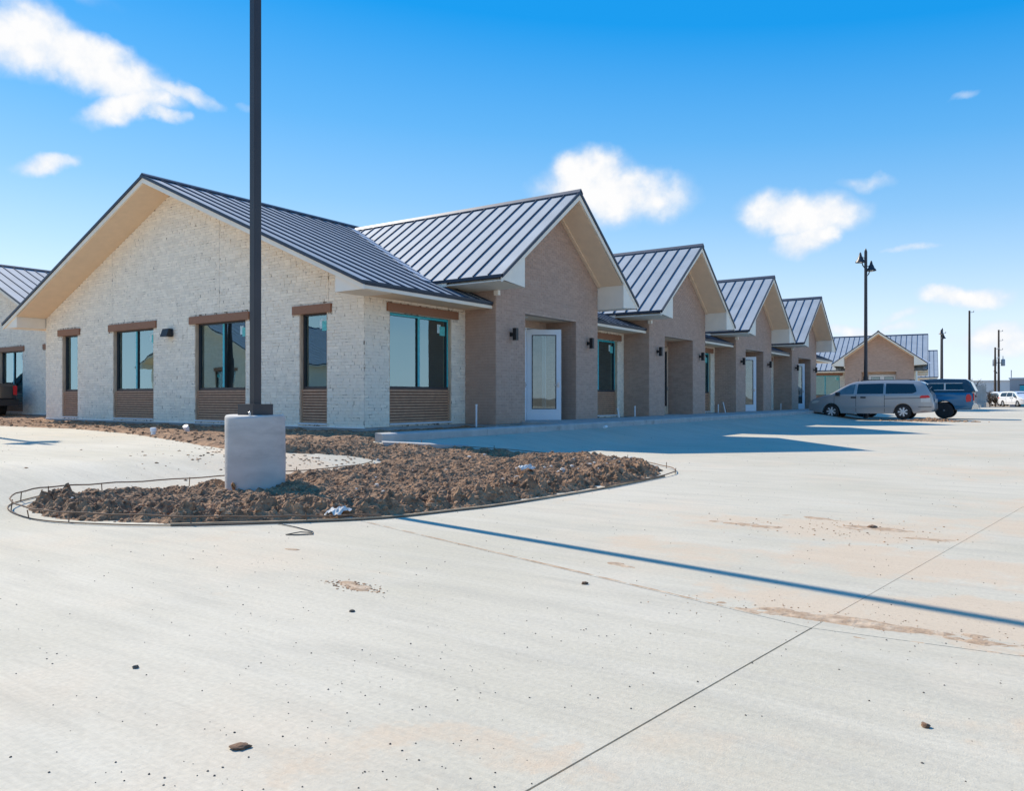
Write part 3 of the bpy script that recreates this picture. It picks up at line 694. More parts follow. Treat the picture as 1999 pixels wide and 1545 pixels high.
SL = .427; RZ = 6.37; EX = 7.47; WX = 6.65; BXF = 7.55; GXF = 8.37; GP = 6.15; GS = .746; GF = 3.35; WB = .385
def window(root, W_, a, b, zb, zt_, label=None, mull=None, teal=(), sticker=True, slats=True, z0=.44):
    """opening from z0 to zt_: window above zb, slat panel below. recessed .1"""
    m = MB()
    def bx(mb, u0, u1, c, d, t0, t1, k=0):
        mb.prism([(u0, c), (u1, c), (u1, d), (u0, d)], lambda s, z, t: W_.at(s, z, t), t0, t1, k)
    j = MB(); jt = .02
    bx(j, a, a+jt, z0, zt_, -.105, -.004); j.build('jamb', M_JAMB, root); j = MB(); bx(j, b-jt, b, z0, zt_, -.105, -.004); j.build('jamb', M_JAMB, root)
    a += jt; b -= jt; f = .045
    bx(m, a, b, zb, zb+f, -.15, -.085); bx(m, a, b, zt_-f, zt_, -.15, -.085); bx(m, a, a+f, zb+f, zt_-f, -.15, -.085); bx(m, b-f, b, zb+f, zt_-f, -.15, -.085)
    w = m.build('window', M_FRAME, root)
    ms = mull or []; xs_ = [a+f]+ms+[b-f]
    for i in range(len(xs_)-1):
        p = MB(); bx(p, xs_[i]+(.02 if i else 0), xs_[i+1]-(.02 if i < len(xs_)-2 else 0), zb+f, zt_-f, -.125, -.12); p.build('pane', M_GLASS, w)
    for q in ms:
        p = MB(); bx(p, q-.035, q+.035, zb+f, zt_-f, -.15, -.088); p.build('mullion', M_FRAME, w)
        p = MB(); bx(p, q-.04, q+.028, zb+f+.005, zt_-f-.005, -.087, -.082); p.build('tape', M_TEAL, w)
    for (u0, u1, c, d) in teal:
        p = MB(); bx(p, u0, u1, c, d, -.084, -.079); p.build('tape', M_TEAL, w)
    if sticker:
        s0 = b-f-.30
        p = MB(); bx(p, s0, s0+.12, zt_-.33, zt_-.13, -.119, -.117); p.build('sticker', M_STICK, w)
        p = MB(); bx(p, s0+.08, s0+.27, zt_-.38, zt_-.17, -.116, -.114); p.build('sticker', M_STICK2, w)
    if slats:
        m = MB(); bx(m, a, b, z0+.02, zb, -.10, -.085); pn = m.build('slat_panel', M_SLATB, root)
        n = 12; h = (zb-z0-.03)/n
        for k in range(n):
            p = MB(); c = z0+.025+k*h
            p.prism([(0, c), (1, c), (1, c+h*.66), (0, c+h*.66)], lambda s, z, t, c=c, h=h: W_.at(a+.004+s*(b-a-.008), z, t-(.012 if z > c+.01 and t > -.06 else 0)), -.084, -.035)
            p.build('slat', M_SLAT, pn)
    p = MB(); bx(p, a-jt, b+jt, z0-.012, z0+.018, -.11, .035); p.build('sill_flashing', M_PVC, root)

def strip_slope(root, x_of, fn, lo, hi, width, uA, uB, top, low, seam_h=.032, th=.018):
    """standing seam panels: strips u from uA to uB, fn(u, v, h) -> xyz with v from ridge(0) to low(u)"""
    n = max(1, round(abs(uB-uA)/width)); st = (uB-uA)/n
    for i in range(n):
        a, b = uA+i*st, uA+(i+1)*st
        la, lb = low(a), low(b)
        if max(la, lb) < .03: continue
        m = MB(); la = max(la, .01); lb = max(lb, .01)
        mid = []
        # split at a kink if the lower edge bends inside the strip
        pts = [(a, 0), (b, 0), (b, lb), (a, la)]
        k = low((a+b)/2)
        m.prism(pts, fn, 0, th, 0)
        if i:
            m.prism([(a-.011, .02), (a+.011, .02), (a+.011, la-.04), (a-.011, la-.04)], fn, th+.001, th+seam_h, 1)
        m.build('roof_panel', [M_ROOF, M_SEAM], root)

def building(name, label, loc, rz, units, Ln, detail=2, c0=5.75, pitch=8.35, group='office buildings', open_doors=(), end_windows=True, nb=(0, 0)):
    root = thing(name, label, 'building', loc, rz, group)
    world = Matrix.Translation(Vector(loc)) @ Matrix.Rotation(rz, 4, 'Z')
    cs = [c0+pitch*i for i in range(units)]
    stone = []; brown = []; owner = {}
    roof_z = lambda x: RZ-SL*abs(x)
    # ---- foundation and interior
    m = MB(); m.box(-WX-.02, .0, -.3, WX+.02, Ln, WB-.005)
    for c in cs: m.box(WX, c-2.45, -.3, BXF, c+2.45, WB-.008)
    m.build('foundation', M_FOUND, root)
    m = MB(); m.box(-WX+.25, .25, WB, WX-.25, Ln-.3, WB+.02); m.build('interior_floor', M_FLOOR, root)
    m = MB(); m.box(-WX+.25, .25, 3.0, WX-.25, Ln-.3, 3.03); m.box(-WX+.25, 4.0, WB+.02, 3.0, 4.1, 3.0); m.box(3.0, 4.0, WB+.02, 3.1, Ln-.3, 3.0); m.box(-2.1, .3, WB+.02, -2.0, 4.0, 3.0); m.box(3.9, .6, WB+.02, 4.0, 4.0, 3.0)
    m.build('interior_wall', M_DRYWALL, root)
    # ---- end wall (stone)
    E_ = Wall((0, 0, 0), (1, 0, 0), (0, -1, 0))
    ze = roof_z(WX)-.14
    outl = [(-WX, WB), (WX, WB), (WX, ze), (0, RZ-.14), (-WX, ze)]
    ew = [(-5.68, -4.78), (-2.88, -.93), (.87, 2.84), (4.69, 5.56)]
    H = [(a, b, .44, 2.81) for a, b in ew] if end_windows else []
    e = E_.core(outl, H, .2, 'stone_wall', M_SMORT, root); owner[id(E_)] = e
    E_.bricks('stone', outl, H+[(-2.94, -2.925, 2.99, 9), (5.60, 5.615, 2.99, 9), (1.85, 1.865, 2.99, 9)]+[(a-.22, b+.15, 2.8, 2.985) for a, b in (ew if end_windows else [])], WB, RZ, stone)
    if end_windows:
        for k, (a, b) in enumerate(ew):
            mull = [a+(b-a)*.52] if b-a > 1.2 else None
            window(root, E_, a, b, 1.2, 2.81, mull=mull, sticker=(k > 0))
            l = MB(); l.prism([(a-.2, 2.80), (b+.14, 2.80), (b+.14, 2.98), (a-.2, 2.98)], lambda s, z, t: E_.at(s, z, t), -.1, .045); l.build('lintel', M_LINTEL, root)
    m = MB(); m.prism([(-WX-.02, WB-.012), (WX+.02, WB-.012), (WX+.02, WB+.006), (-WX-.02, WB+.006)], lambda s, z, t: E_.at(s, z, t), 0, .024); m.build('base_flashing', M_PVC, root)
    # far end and back walls
    m = MB(); m.prism([(-WX, WB), (WX, WB), (WX, ze), (0, RZ-.14), (-WX, ze)], lambda s, z, t: (s, t, z), Ln-.2, Ln); m.box(-WX, .2, WB, -WX+.2, Ln-.2, 3.1)
    m.build('rear_wall', M_STONE, root)
    # ---- front bays (stone)
    edges = [0.0]
    for c in cs: edges += [c-2.45, c+2.45]
    edges.append(Ln)
    F_ = Wall((WX, 0, 0), (0, 1, 0), (1, 0, 0)); first = None
    for i in range(0, len(edges), 2):
        a, b = edges[i], edges[i+1]
        if b-a < .3: continue
        if b-a < 1.5: win = None
        elif i == 0 and units: win = (.72, 2.78)
        elif i+2 >= len(edges) and units: win = (a+.6, b-.75) if b-a > 2.4 else None
        elif units: win = (a+.75, b-.45)
        else: win = None
        hs_ = [(win[0], win[1], .44, 2.81)] if win else []
        w0 = F_.core([(a, WB), (b, WB), (b, 3.1), (a, 3.1)], hs_, .2, 'stone_wall', M_SMORT, root)
        Wf = Wall((WX, 0, 0), (0, 1, 0), (1, 0, 0)); owner[id(Wf)] = w0
        Wf.bricks('stone', [(a, WB), (b, WB), (b, 3.08), (a, 3.08)], hs_+([(win[0]-.1, win[1]+.24, 2.8, 3.0)] if win else []), WB, 3.08, stone)
        if win:
            x0, x1 = win; mid = x0+(x1-x0)*.5
            window(root, Wf, x0, x1, 1.2, 2.81, mull=[mid], teal=[(x0+.02, x1-.02, 2.755, 2.80), (x1-.065, x1-.025, 1.25, 2.75)] + ([(x0+.025, x0+.065, 1.25, 2.75)] if i else []))
            l = MB(); l.prism([(x0-.08, 2.82), (x1+.22, 2.82), (x1+.22, 3.0), (x0-.08, 3.0)], lambda s, z, t: Wf.at(s, z, t), -.1, .045); l.build('lintel', M_LINTEL, root)
        # front eave over this bay
        e0 = a if i else -.80; e1 = b if i+2 < len(edges) else Ln+.80
        m = MB(); m.box(EX-.07, e0, 3.06, EX-.02, e1, 3.165); m.build('fascia', M_TRIM, root)
        m = MB(); m.box(EX-.03, e0-(.05 if not i else 0), 3.166, EX+.012, e1, 3.215); m.build('drip_edge', M_DRIP, root)
        m = MB(); m.box(WX-.1, max(e0, .0), 3.075, EX-.072, e1, 3.10); m.build('soffit', M_SOFFIT, root)
    m = MB(); m.box(-EX+.02, -.8, 3.06, -EX+.07, Ln+.8, 3.165); m.build('fascia', M_TRIM, root)
    m = MB(); m.box(-EX-.012, -.85, 3.166, -EX+.03, Ln+.85, 3.215); m.build('drip_edge', M_DRIP, root)
    m = MB(); m.box(-EX+.072, 0, 3.075, -WX+.1, Ln+.8, 3.10); m.build('soffit', M_SOFFIT, root)
    # ---- main gable ends
    for (yy, dr) in ((0, -1), (Ln, 1)):
        fn = lambda s, z, t, yy=yy, dr=dr: (s, yy+dr*t, z)
        for sg in (-1, 1):
            m = MB(); m.prism([(0, RZ-.045), (sg*EX, roof_z(EX)-.045), (sg*EX, roof_z(EX)-.14), (0, RZ-.165)], fn, .80, .84); m.build('rake_board', M_TRIM, root)
            m = MB(); m.prism([(0, RZ+.03), (sg*(EX+.015), roof_z(EX)+.025), (sg*(EX+.015), roof_z(EX)-.044), (0, RZ-.044)], fn, .835, .87); m.build('drip_edge', M_DRIP, root)
            m = MB(); m.prism([(0, RZ-.155), (sg*WX, roof_z(WX)-.155), (sg*WX, roof_z(WX)-.17), (0, RZ-.17)], fn, .0, .80); m.build('soffit', M_SOFFIT, root)
            m = MB(); m.prism([(sg*(WX+.02), 3.05), (sg*(EX-.073), 3.05), (sg*(EX-.073), roof_z(EX)-.10), (sg*(WX+.02), roof_z(WX)-.15)], fn, 0.002, .80)
            m.build('eave_return', M_TRIM if sg > 0 else M_TRIM, root)
    # ---- roof deck and panels
    m = MB()
    for sg in (-1, 1): m.prism([(0, RZ-.02), (sg*(EX-.01), roof_z(EX-.01)-.02), (sg*(EX-.01), roof_z(EX)-.05), (0, RZ-.10)], lambda s, z, t: (s, t, z), -.83, Ln+.83)
    roof = m.build('roof', M_DRIP, root)
    cth = 1/math.sqrt(1+SL*SL); sth = SL*cth; SLen = EX/cth
    for sg in (1, -1):
        fn = lambda u, v, h, sg=sg: (sg*(v*cth+h*sth), u, RZ-v*sth+h*cth-.015)
        if sg == -1 and detail < 9:
            m = MB(); m.prism([(-.85, 0), (Ln+.85, 0), (Ln+.85, SLen), (-.85, SLen)], fn, 0, .02)
            k = -.85
            while k < Ln+.8: m.prism([(k, 0), (k+.026, 0), (k+.026, SLen), (k, SLen)], fn, .021, .06); k += .41
            m.build('rear_roof_sheet', M_ROOF, roof); continue
        strip_slope(roof, None, fn, 0, 0, .41, -.85, Ln+.85, 0, lambda u: SLen)
    m = MB(); m.prism([(-.1, RZ-.01), (0, RZ+.045), (.1, RZ-.01), (.1, RZ+.012), (0, RZ+.075), (-.1, RZ+.012)], lambda s, z, t: (s, t, z), -.86, Ln+.86); m.build('ridge_cap', M_SEAM, roof)
    # ---- entrance blocks
    for n, c in enumerate(cs):
        B_ = Wall((BXF, c, 0), (0, 1, 0), (1, 0, 0)); hw = 2.45
        gw = lambda y: GP-GS*abs(y)-.17
        o2 = [(-hw, WB), (hw, WB), (hw, gw(hw)), (0, gw(0)), (-hw, gw(hw))]
        hh = [(-1.24, 1.24, WB-.01, 3.05)]
        bw = B_.core(o2, [(-1.24, 1.24, WB, 3.05)], .2, 'brick_wall', M_BMORT, root); owner[id(B_)] = bw
        B_.bricks('brown', o2, hh, WB, gw(0), brown)
        # side wall facing -y
        for (yy, dr) in ((c-hw, -1), (c+hw, 1)):
            Sd = Wall((WX-1.2, yy, 0), (1, 0, 0), (0, dr, 0)); o3 = [(0, WB), (BXF-WX+1.2, WB), (BXF-WX+1.2, gw(hw)), (0, gw(hw))]
            sw_ = Sd.core(o3, [], .2, 'brick_wall', M_BMORT, root); owner[id(Sd)] = sw_
            if dr < 0: Sd.bricks('brown', [(1.2, WB), (BXF-WX+1.2, WB), (BXF-WX+1.2, gw(hw)), (1.2, gw(hw))], [], WB, gw(hw), brown)
        # recess: side walls, ceiling, back wall with glazed door
        for (yy, dr) in ((c+1.24, -1), (c-1.24, 1)):
            Rs = Wall((WX-.05, yy, 0), (1, 0, 0), (0, dr, 0)); o4 = [(0, WB), (.95, WB), (.95, 3.05), (0, 3.05)]
            m = MB(); m.prism([(0, WB), (.75, WB), (.75, 3.05), (0, 3.05)], lambda s, z, t: Rs.at(s, z, t), -.02, 0)
            r_ = m.build('recess_wall', M_BMORT, root); owner[id(Rs)] = r_
            if dr < 0: Rs.bricks('brown', o4, [], WB, 3.05, brown)
        m = MB(); m.box(WX-.05, c-1.24, 3.05, BXF-.2, c+1.24, 3.09); m.build('recess_ceiling', M_SOFFIT, root)
        m = MB(); m.lathe([(.07, 0), (.07, -.008), (.05, -.012)], (WX+.45, c-.55, 3.05), 16); m.build('downlight', M_PVC, root)
        m = MB(); m.box(WX-.05, c-1.24, WB, BXF+.004, c+1.24, WB+.02); m.build('doorstep', M_KERB, root)
        m = MB(); m.box(WX-.14, c-1.24, WB, WX-.05, c-.78, 3.05); m.box(WX-.14, c+1.18, WB, WX-.05, c+1.24, 3.05); m.box(WX-.14, c-.78, 2.86, WX-.05, c+1.18, 3.05)
        m.build('brick_wall', M_BMORT, root)
        d0, d1 = c+.23, c+1.14; zb_ = WB+.025; zd = zb_+2.42
        m = MB(); f = .055
        m.box(WX-.13, c-.78, zd+.01, WX-.02, c+1.18, 2.86); m.box(WX-.13, c-.78, zb_, WX-.02, c-.78+f, zd+.01); m.box(WX-.13, d0-f, zb_, WX-.02, d0-.005, zd+.01); m.box(WX-.13, d1+.005, zb_, WX-.02, c+1.18, zd+.01)
        dm = M_JAMB if (n < len(open_doors) and open_doors[n] == 0) else M_DOOR; df = m.build('door_frame', dm, root)
        def leaf(hy, ang, wd, parent):
            # hinge at (WX-.03, hy); closed leaf runs +y; ang opens it outwards
            mt = Matrix.Translation((WX-.02, hy, zb_)) @ Matrix.Rotation(-ang, 4, 'Z')
            fn = lambda s, z, t: tuple(mt @ Vector((t, s, z)))
            q = MB(); st = .135; Hh = 2.40
            q.prism([(0, 0), (st, 0), (st, Hh), (0, Hh)], fn, -.022, .022); q.prism([(wd-st, 0), (wd, 0), (wd, Hh), (wd-st, Hh)], fn, -.022, .022)
            q.prism([(st, 0), (wd-st, 0), (wd-st, .30), (st, .30)], fn, -.022, .022); q.prism([(st, Hh-.15), (wd-st, Hh-.15), (wd-st, Hh), (st, Hh)], fn, -.022, .022)
            dr_ = q.build('door', dm, parent)
            q = MB(); e = .02
            for (a_, b_, c_, d_) in ((st-.005, st+e, .29, Hh-.14), (wd-st-e, wd-st+.005, .29, Hh-.14), (st+e, wd-st-e, .29, .29+e), (st+e, wd-st-e, Hh-.14-e, Hh-.14)):
                q.prism([(a_, c_), (b_, c_), (b_, d_), (a_, d_)], fn, -.028, .028)
            q.build('glazing_bead', M_FRAME, dr_)
            q = MB(); q.prism([(st+e, .31), (wd-st-e, .31), (wd-st-e, Hh-.16), (st+e, Hh-.16)], fn, -.006, .006); q.build('pane', M_DGLASS, dr_)
            q = MB(); q.prism([(wd-.10, .86), (wd-.045, .86), (wd-.045, 1.0), (wd-.10, 1.0)], fn, .023, .035); q.tube([fn(wd-.07, .93, .03), fn(wd-.07, .93, .075), fn(wd-.19, .93, .08)], .011, 7)
            q.tube([fn(wd-.07, .93, -.03), fn(wd-.07, .93, -.075), fn(wd-.19, .93, -.08)], .011, 7); q.build('handle', M_STEEL, dr_, True)
            return dr_
        if detail >= 1:
            leaf(d0, R(open_doors[n]) if n < len(open_doors) else 0, .91, root); leaf(c-.72, 0, .89, root)
        # gable roof over the block
        gth = 1/math.sqrt(1+GS*GS); gsn = GS*gth; GL = GF/gth
        for sg in (-1, 1):
            fn = lambda u, v, h, sg=sg, c=c: (u, c+sg*(v*gth+h*gsn), GP-v*gsn+h*gth-.015)
            def low(u):
                zz = RZ-SL*u   # main roof height at x=u
                return max(0, min(GL, (GP-zz)/gsn))
            strip_slope(roof, None, fn, 0, 0, .425, GXF+.02, .5, 0, low)
            m = MB(); m.prism([(GXF-.01, .03), (GXF-.01, GL-.02), (6.4, GL-.02), (.6, .03)], fn, -.06, -.004); m.build('roof_deck', M_DRIP, roof)
            xv = 6.37+.0
            m = MB(); q0 = (.4, 0); zf = GP-GS*GF; xf = (RZ-zf)/SL
            vdir = Vector((xf-.515, sg*GF, zf-GP)); vd = vdir.normalized()
            # valley flashing: lies on the main roof beside the valley line
            P0_ = Vector((.515, c, GP)); P1_ = P0_+vdir; side = Vector((0, sg, 0)); wv = .30
            off = Vector((0, 0, .006+.02)); 
            qv = [P0_+off, P1_+off, P1_+side*wv+off, P0_+side*wv+off]
            m.add(qv+[p-Vector((0, 0, .01)) for p in qv], [(0, 1, 2, 3), (7, 6, 5, 4), (0, 1, 5, 4), (1, 2, 6, 5), (2, 3, 7, 6), (3, 0, 4, 7)]); 
            off2 = Vector((0, 0, .05)); qv = [P0_+off2-side*0, P1_+off2, P1_+off+side*.02, P0_+off+side*.02]
            m.build('valley_flashing', M_VALLEY, roof)
            g2 = lambda s, z, t, c=c: (t, c+s, z); gy = lambda y: GP-GS*abs(y)
            m = MB(); m.prism([(0, GP-.05), (sg*GF, gy(GF)-.05), (sg*GF, gy(GF)-.15), (0, GP-.19)], g2, GXF-.04, GXF); m.build('rake_board', M_TRIM, root)
            m = MB(); m.prism([(0, GP+.035), (sg*(GF+.02), gy(GF+.02)+.03), (sg*(GF+.02), gy(GF+.02)-.05), (0, GP-.05)], g2, GXF-.01, GXF+.028); m.build('drip_edge', M_DRIP, root)
            m = MB(); m.prism([(0, GP-.19), (sg*hw, gy(hw)-.19), (sg*hw, gy(hw)-.205), (0, GP-.205)], g2, BXF-.05, GXF-.04); m.build('soffit', M_SOFFIT, root)
            m = MB(); m.prism([(0, GP-.205), (sg*(hw-.02), gy(hw-.02)-.205), (sg*(hw-.02), gy(hw-.02)-.245), (0, GP-.245)], g2, BXF+.012, BXF+.10); m.build('frieze_board', M_TRIM if False else M_SOFFIT, root)
            m = MB(); m.prism([(sg*(hw+.01), 3.48), (sg*(GF-.01), 3.55), (sg*(GF-.01), gy(GF)-.12), (sg*(hw+.01), gy(hw)-.16)], g2, BXF-.75, GXF-.012); m.build('eave_return', M_TRIM, root)
            m = MB(); m.prism([(sg*(GF-.05), 3.52), (sg*(GF-.01), 3.52), (sg*(GF-.01), 3.60), (sg*(GF-.05), 3.60)], g2, 6.45, BXF-.75); m.build('fascia', M_TRIM, root)
            m = MB(); m.prism([(sg*(GF-.02), 3.605), (sg*(GF+.02), 3.605), (sg*(GF+.02), 3.67), (sg*(GF-.02), 3.67)], g2, 6.37, GXF+.02); m.build('drip_edge', M_DRIP, root)
            m = MB(); m.prism([(sg*(hw+.01), 3.50), (sg*(GF-.05), 3.54), (sg*(GF-.05), 3.56), (sg*(hw+.01), 3.52)], g2, 6.5, BXF-.75); m.build('soffit', M_SOFFIT, root)
        m = MB(); m.prism([(-.1, GP-.04), (0, GP+.05), (.1, GP-.04), (.1, GP-.015), (0, GP+.085), (-.1, GP-.015)], lambda s, z, t, c=c: (t, c+s, z), .45, GXF+.04); m.build('ridge_cap', M_SEAM, roof)
        m = MB(); m.box(BXF-.02, c-hw-.06, 3.36, BXF+.10, c-hw+.03, 3.47); m.build('trim_block', M_TRIM, root)
    emit_bricks(stone, root, lambda w: owner[id(w)], nb[0], 'stone_brick', M_STONE, world)
    if brown: emit_bricks(brown, root, lambda w: owner[id(w)], nb[1], 'brown_brick', M_BROWN, world)
    return root

MAINLOC = (-18.05, 11.27, 0)
main = building('office_building', 'nearest long office building with white stone end wall and four brown gabled entrances', MAINLOC, 0, 4, 36.6, 2, open_doors=(55.4, 0, 55, 52), nb=(300, 300))
building('office_building', 'white stone office building cut off by the left edge, beyond the dark pickup', (-35.15, 13.9, 0), 0, 0, 30, 1)
building('office_building', 'office building facing the camera behind the silver minivan, with one brown gable', (-25.86, 72.4, 0), R(-83.5), 2, 16.65, 1)
building('office_building', 'farthest office building, its seamed roof just showing right of the facing brown gable', (-31.1, 98.1, 0), R(-83.5), 0, 19.9, 1, end_windows=False)

building('office_building', 'white stone office building across the lot to the left, seen only mirrored in the windows', (-47, -9, 0), R(180), 1, 12, 1)
# wall lamps on the entrance blocks
def wall_lamp(loc, rz, label):
    t = thing('wall_lamp', label, 'wall lamp', loc, rz, 'black box wall lamps beside the entrances')
    m = MB(); m.box(.0, -.045, -.05, .02, .045, .05); m.box(.02, -.03, -.035, .085, .03, .035); m.build('bracket', M_BLACK, t)
    m = MB(); m.box(.085, -.05, -.145, .185, .05, .145); m.build('lamp_body', M_BLACK, t)
    m = MB(); m.box(.10, -.035, -.149, .17, .035, -.1455); m.build('lens', M_LENS, t)
    return t
names = ['first (nearest)', 'second', 'third', 'fourth (farthest)']
lp = None
for i in range(4):
    for sd in (-1, 1):
        loc = (MAINLOC[0]+BXF+.008, MAINLOC[1]+5.75+8.35*i+1.86*sd, 2.5)
        lab = 'black box wall lamp %s of the %s brown entrance' % ('left' if sd < 0 else 'right', names[i])
        if lp is None: lp = wall_lamp(loc, 0, lab)
        else: copy_tree(lp, loc, 0, lab)
wp = thing('wall_light', 'black wedge wall light between two windows on the white stone end wall', 'wall lamp', (-18.2, 11.25, 2.63))
m = MB(); m.prism([(-.02, -.10), (-.20, -.10), (-.13, .10), (-.02, .10)], lambda s, z, t: (t, s, z), -.14, .14); m.build('housing', M_BLACK, wp)
m = MB(); m.box(-.10, -.17, -.108, .10, -.05, -.101); m.build('lens', M_LENS, wp)

# ------------------------------------------------------------------ near light pole on concrete base
px_, py_ = -6.83, 5.18
pb_ = thing('pole_base', 'grey concrete cylinder base of the near light pole in the soil island', 'concrete base', (px_, py_, 0))
m = MB(); prof = [(.296, -.15), (.299, .0), (.303, .3), (.301, .6), (.300, .79), (.296, .808), (.285, .818), (.0, .826)]
m.lathe(prof[:-1], (0, 0, 0), 48)
for i, v in enumerate(m.v):
    a = math.atan2(v[1], v[0]); k = 1+.012*noise.noise(Vector((math.cos(a)*2, math.sin(a)*2, v[2]*3))); m.v[i] = (v[0]*k, v[1]*k, v[2]+(.008*math.sin(a*2+1) if v[2] > .78 else 0))
m.build('footing', M_BASE, pb_, True)
m = MB(); A0 = R(-128)
tn = lambda a, z, r: (r*math.cos(a), r*math.sin(a), z)
cxy = Vector((px_, py_))
va = math.atan2(-py_, -px_)      # bearing from the base towards the open lot
hx = va-R(42)
for q in range(3):
    pts = [tn(hx+.05*math.cos(t_)*(1-.15*q), .10+.035*math.sin(t_)*(1-.15*q)+.01*q, .312+.008*q) for t_ in [k*.6 for k in range(11)]]
    m.tube(pts, .006, 6)
m.build('wire_coil', M_COPPER, pb_, True)
m = MB(); m.lathe([(.012, .0), (.012, .055), (.004, .06)], (.13, -.17, .80), 10); m.build('anchor_bolt', M_STEEL, pb_)
po = thing('light_pole', 'tall dark square light pole on the concrete base, crossing the top edge', 'light pole', (px_, py_, .81))
m = MB(); w = .125; m.box(-w, -w, .0, w, w, .125); m.build('base_cover', M_POLE, po)
m = MB(); w = .0445; b_ = .008
ring = [(-w+b_, -w), (w-b_, -w), (w, -w+b_), (w, w-b_), (w-b_, w), (-w+b_, w), (-w, w-b_), (-w, -w+b_)]
m.prism(ring, lambda s, z, t: (s, z, t), .125, 7.4); m.build('shaft', M_POLE, po)
m = MB(); m.tube([(-.35, 0, 7.25), (.35, 0, 7.25)], .025, 8); m.build('cross_arm', M_POLE, po)
for s_ in (-.42, .42):
    m = MB(); m.lathe([(.03, .30), (.05, .18), (.10, .08), (.20, -.02), (.21, -.06)], (s_, 0, 7.1), 16); m.build('lamp_shade', M_POLE, po, True)

# ------------------------------------------------------------------ street lamps with two bell shades
def bell_lamp(loc, rz, label, H=8.1):
    t = thing('street_lamp', label, 'street lamp', loc, rz, 'street lamps with paired bell shades')
    m = MB(); m.tube([(0, 0, 0), (0, 0, 2.0)], .11, 12); m.build('base_sleeve', M_POLE, t, True)
    m = MB(); m.tube([(0, 0, 2.0), (0, 0, H-.15)], [.085, .068], 12); m.lathe([(.05, 0), (.06, .08), (.03, .16), (.01, .2)], (0, 0, H-.2), 12); m.build('shaft', M_POLE, t, True)
    for sg, dz in ((-1, 0), (1, -.42)):
        m = MB(); pts = [(sg*.05, 0, H-.95+dz), (sg*.28, 0, H-.55+dz), (sg*.42, 0, H-.25+dz), (sg*.42, 0, H-.30+dz)]
        m.tube([(0, 0, H-1.0+dz), (sg*.13, 0, H-.8+dz), (sg*.24, 0, H-.42+dz)], .025, 8); m.tube([(0, 0, H-.45+dz), (sg*.24, 0, H-.42+dz)], .018, 8); m.build('bracket', M_POLE, t, True)
        m = MB(); m.lathe([(.025, .12), (.05, .05), (.07, -.05), (.11, -.12), (.14, -.22), (.21, -.30), (.23, -.36), (.20, -.36), (.10, -.25)], (sg*.24, 0, H-.30+dz), 20); m.build('lamp_shade', M_POLE, t, True)
        m = MB(); m.lathe([(.06, -.26), (.10, -.33), (.06, -.40)], (sg*.24, 0, H-.30+dz), 12); m.build('lamp_globe', M_LENS, t, True)
    return t
l1 = bell_lamp((-7.2, 40.1, gz(-7.2)), R(20), 'street lamp with two bell shades rising behind the silver minivan')
copy_tree(l1, (-8.94, 89.8, 0), R(70), 'small far street lamp beside the right end of the facing building')
copy_tree(l1, (-21.7, 7.3, gz(-21.7)), R(60), 'street lamp left of the view whose shadow falls on the left pavement')
copy_tree(l1, (-10.8, 222, -.1), R(20), 'tiniest street lamp, left of the pole with transformers')

# ------------------------------------------------------------------ vehicles
def side_mesh(profile, wfun, step=.07, inset=.045):
    """closed body: two curved side panels cut to the profile outline, bridged across with rounded shoulders"""
    pts = [Vector(p) for p in profile]; n = len(pts)
    edges = [(i, (i+1) % n) for i in range(n)]; P = list(pts)
    xs_ = [p[0] for p in profile]; zs_ = [p[1] for p in profile]
    x = min(xs_)+step/2
    while x < max(xs_):
        z = min(zs_)+step/2
        while z < max(zs_):
            if inside(x, z, profile) and min(seg_d(x, z, profile[i-1], profile[i]) for i in range(n)) > step*.45: P.append(Vector((x, z)))
            z += step
        x += step
    vo, eo, fo, _, _, _ = delaunay_2d_cdt(P, edges, [], 1, 1e-5)
    ct = Vector((0, .8)); mb = MB()
    fs = [tuple(f) for f in fo if inside(sum(vo[i].x for i in f)/3, sum(vo[i].y for i in f)/3, profile)]
    for sg in (1, -1): mb.add([(v.x, sg*wfun(v.x, v.y), v.y) for v in vo], fs)
    # outward offset of the outline between the sides
    nrm_ = []
    for i in range(n):
        a, b, c = pts[i-1], pts[i], pts[(i+1) % n]; e = (c-a).normalized(); q = Vector((e.y, -e.x))
        tst = b+q*.03
        if inside(tst.x, tst.y, profile): q = -q
        nrm_.append(q)
    cols = [(1, 0), (.975, .55), (.93, .85), (.82, 1), (.4, 1.15), (-.4, 1.15), (-.82, 1), (-.93, .85), (-.975, .55), (-1, 0)]
    vs = []
    for (f, o) in cols:
        for i in range(n):
            q = pts[i]+nrm_[i]*inset*o*(1 if pts[i].y > .36 else .0); vs.append((q.x, f*wfun(pts[i].x, pts[i].y), q.y))
    fs2 = [(a*n+i, a*n+(i+1) % n, (a+1)*n+(i+1) % n, (a+1)*n+i) for a in range(len(cols)-1) for i in range(n)]
    mb.add(vs, fs2)
    return mb
def arch(cx, r, z0, n=12):
    a0 = math.asin(min(1, (z0-.335)/r)) if z0 > .335 else -math.asin((.335-z0)/r)
    return [(cx+r*math.cos(a), .335+r*math.sin(a)) for a in [math.pi-a0-(math.pi-2*a0)*k/n for k in range(n+1)]]
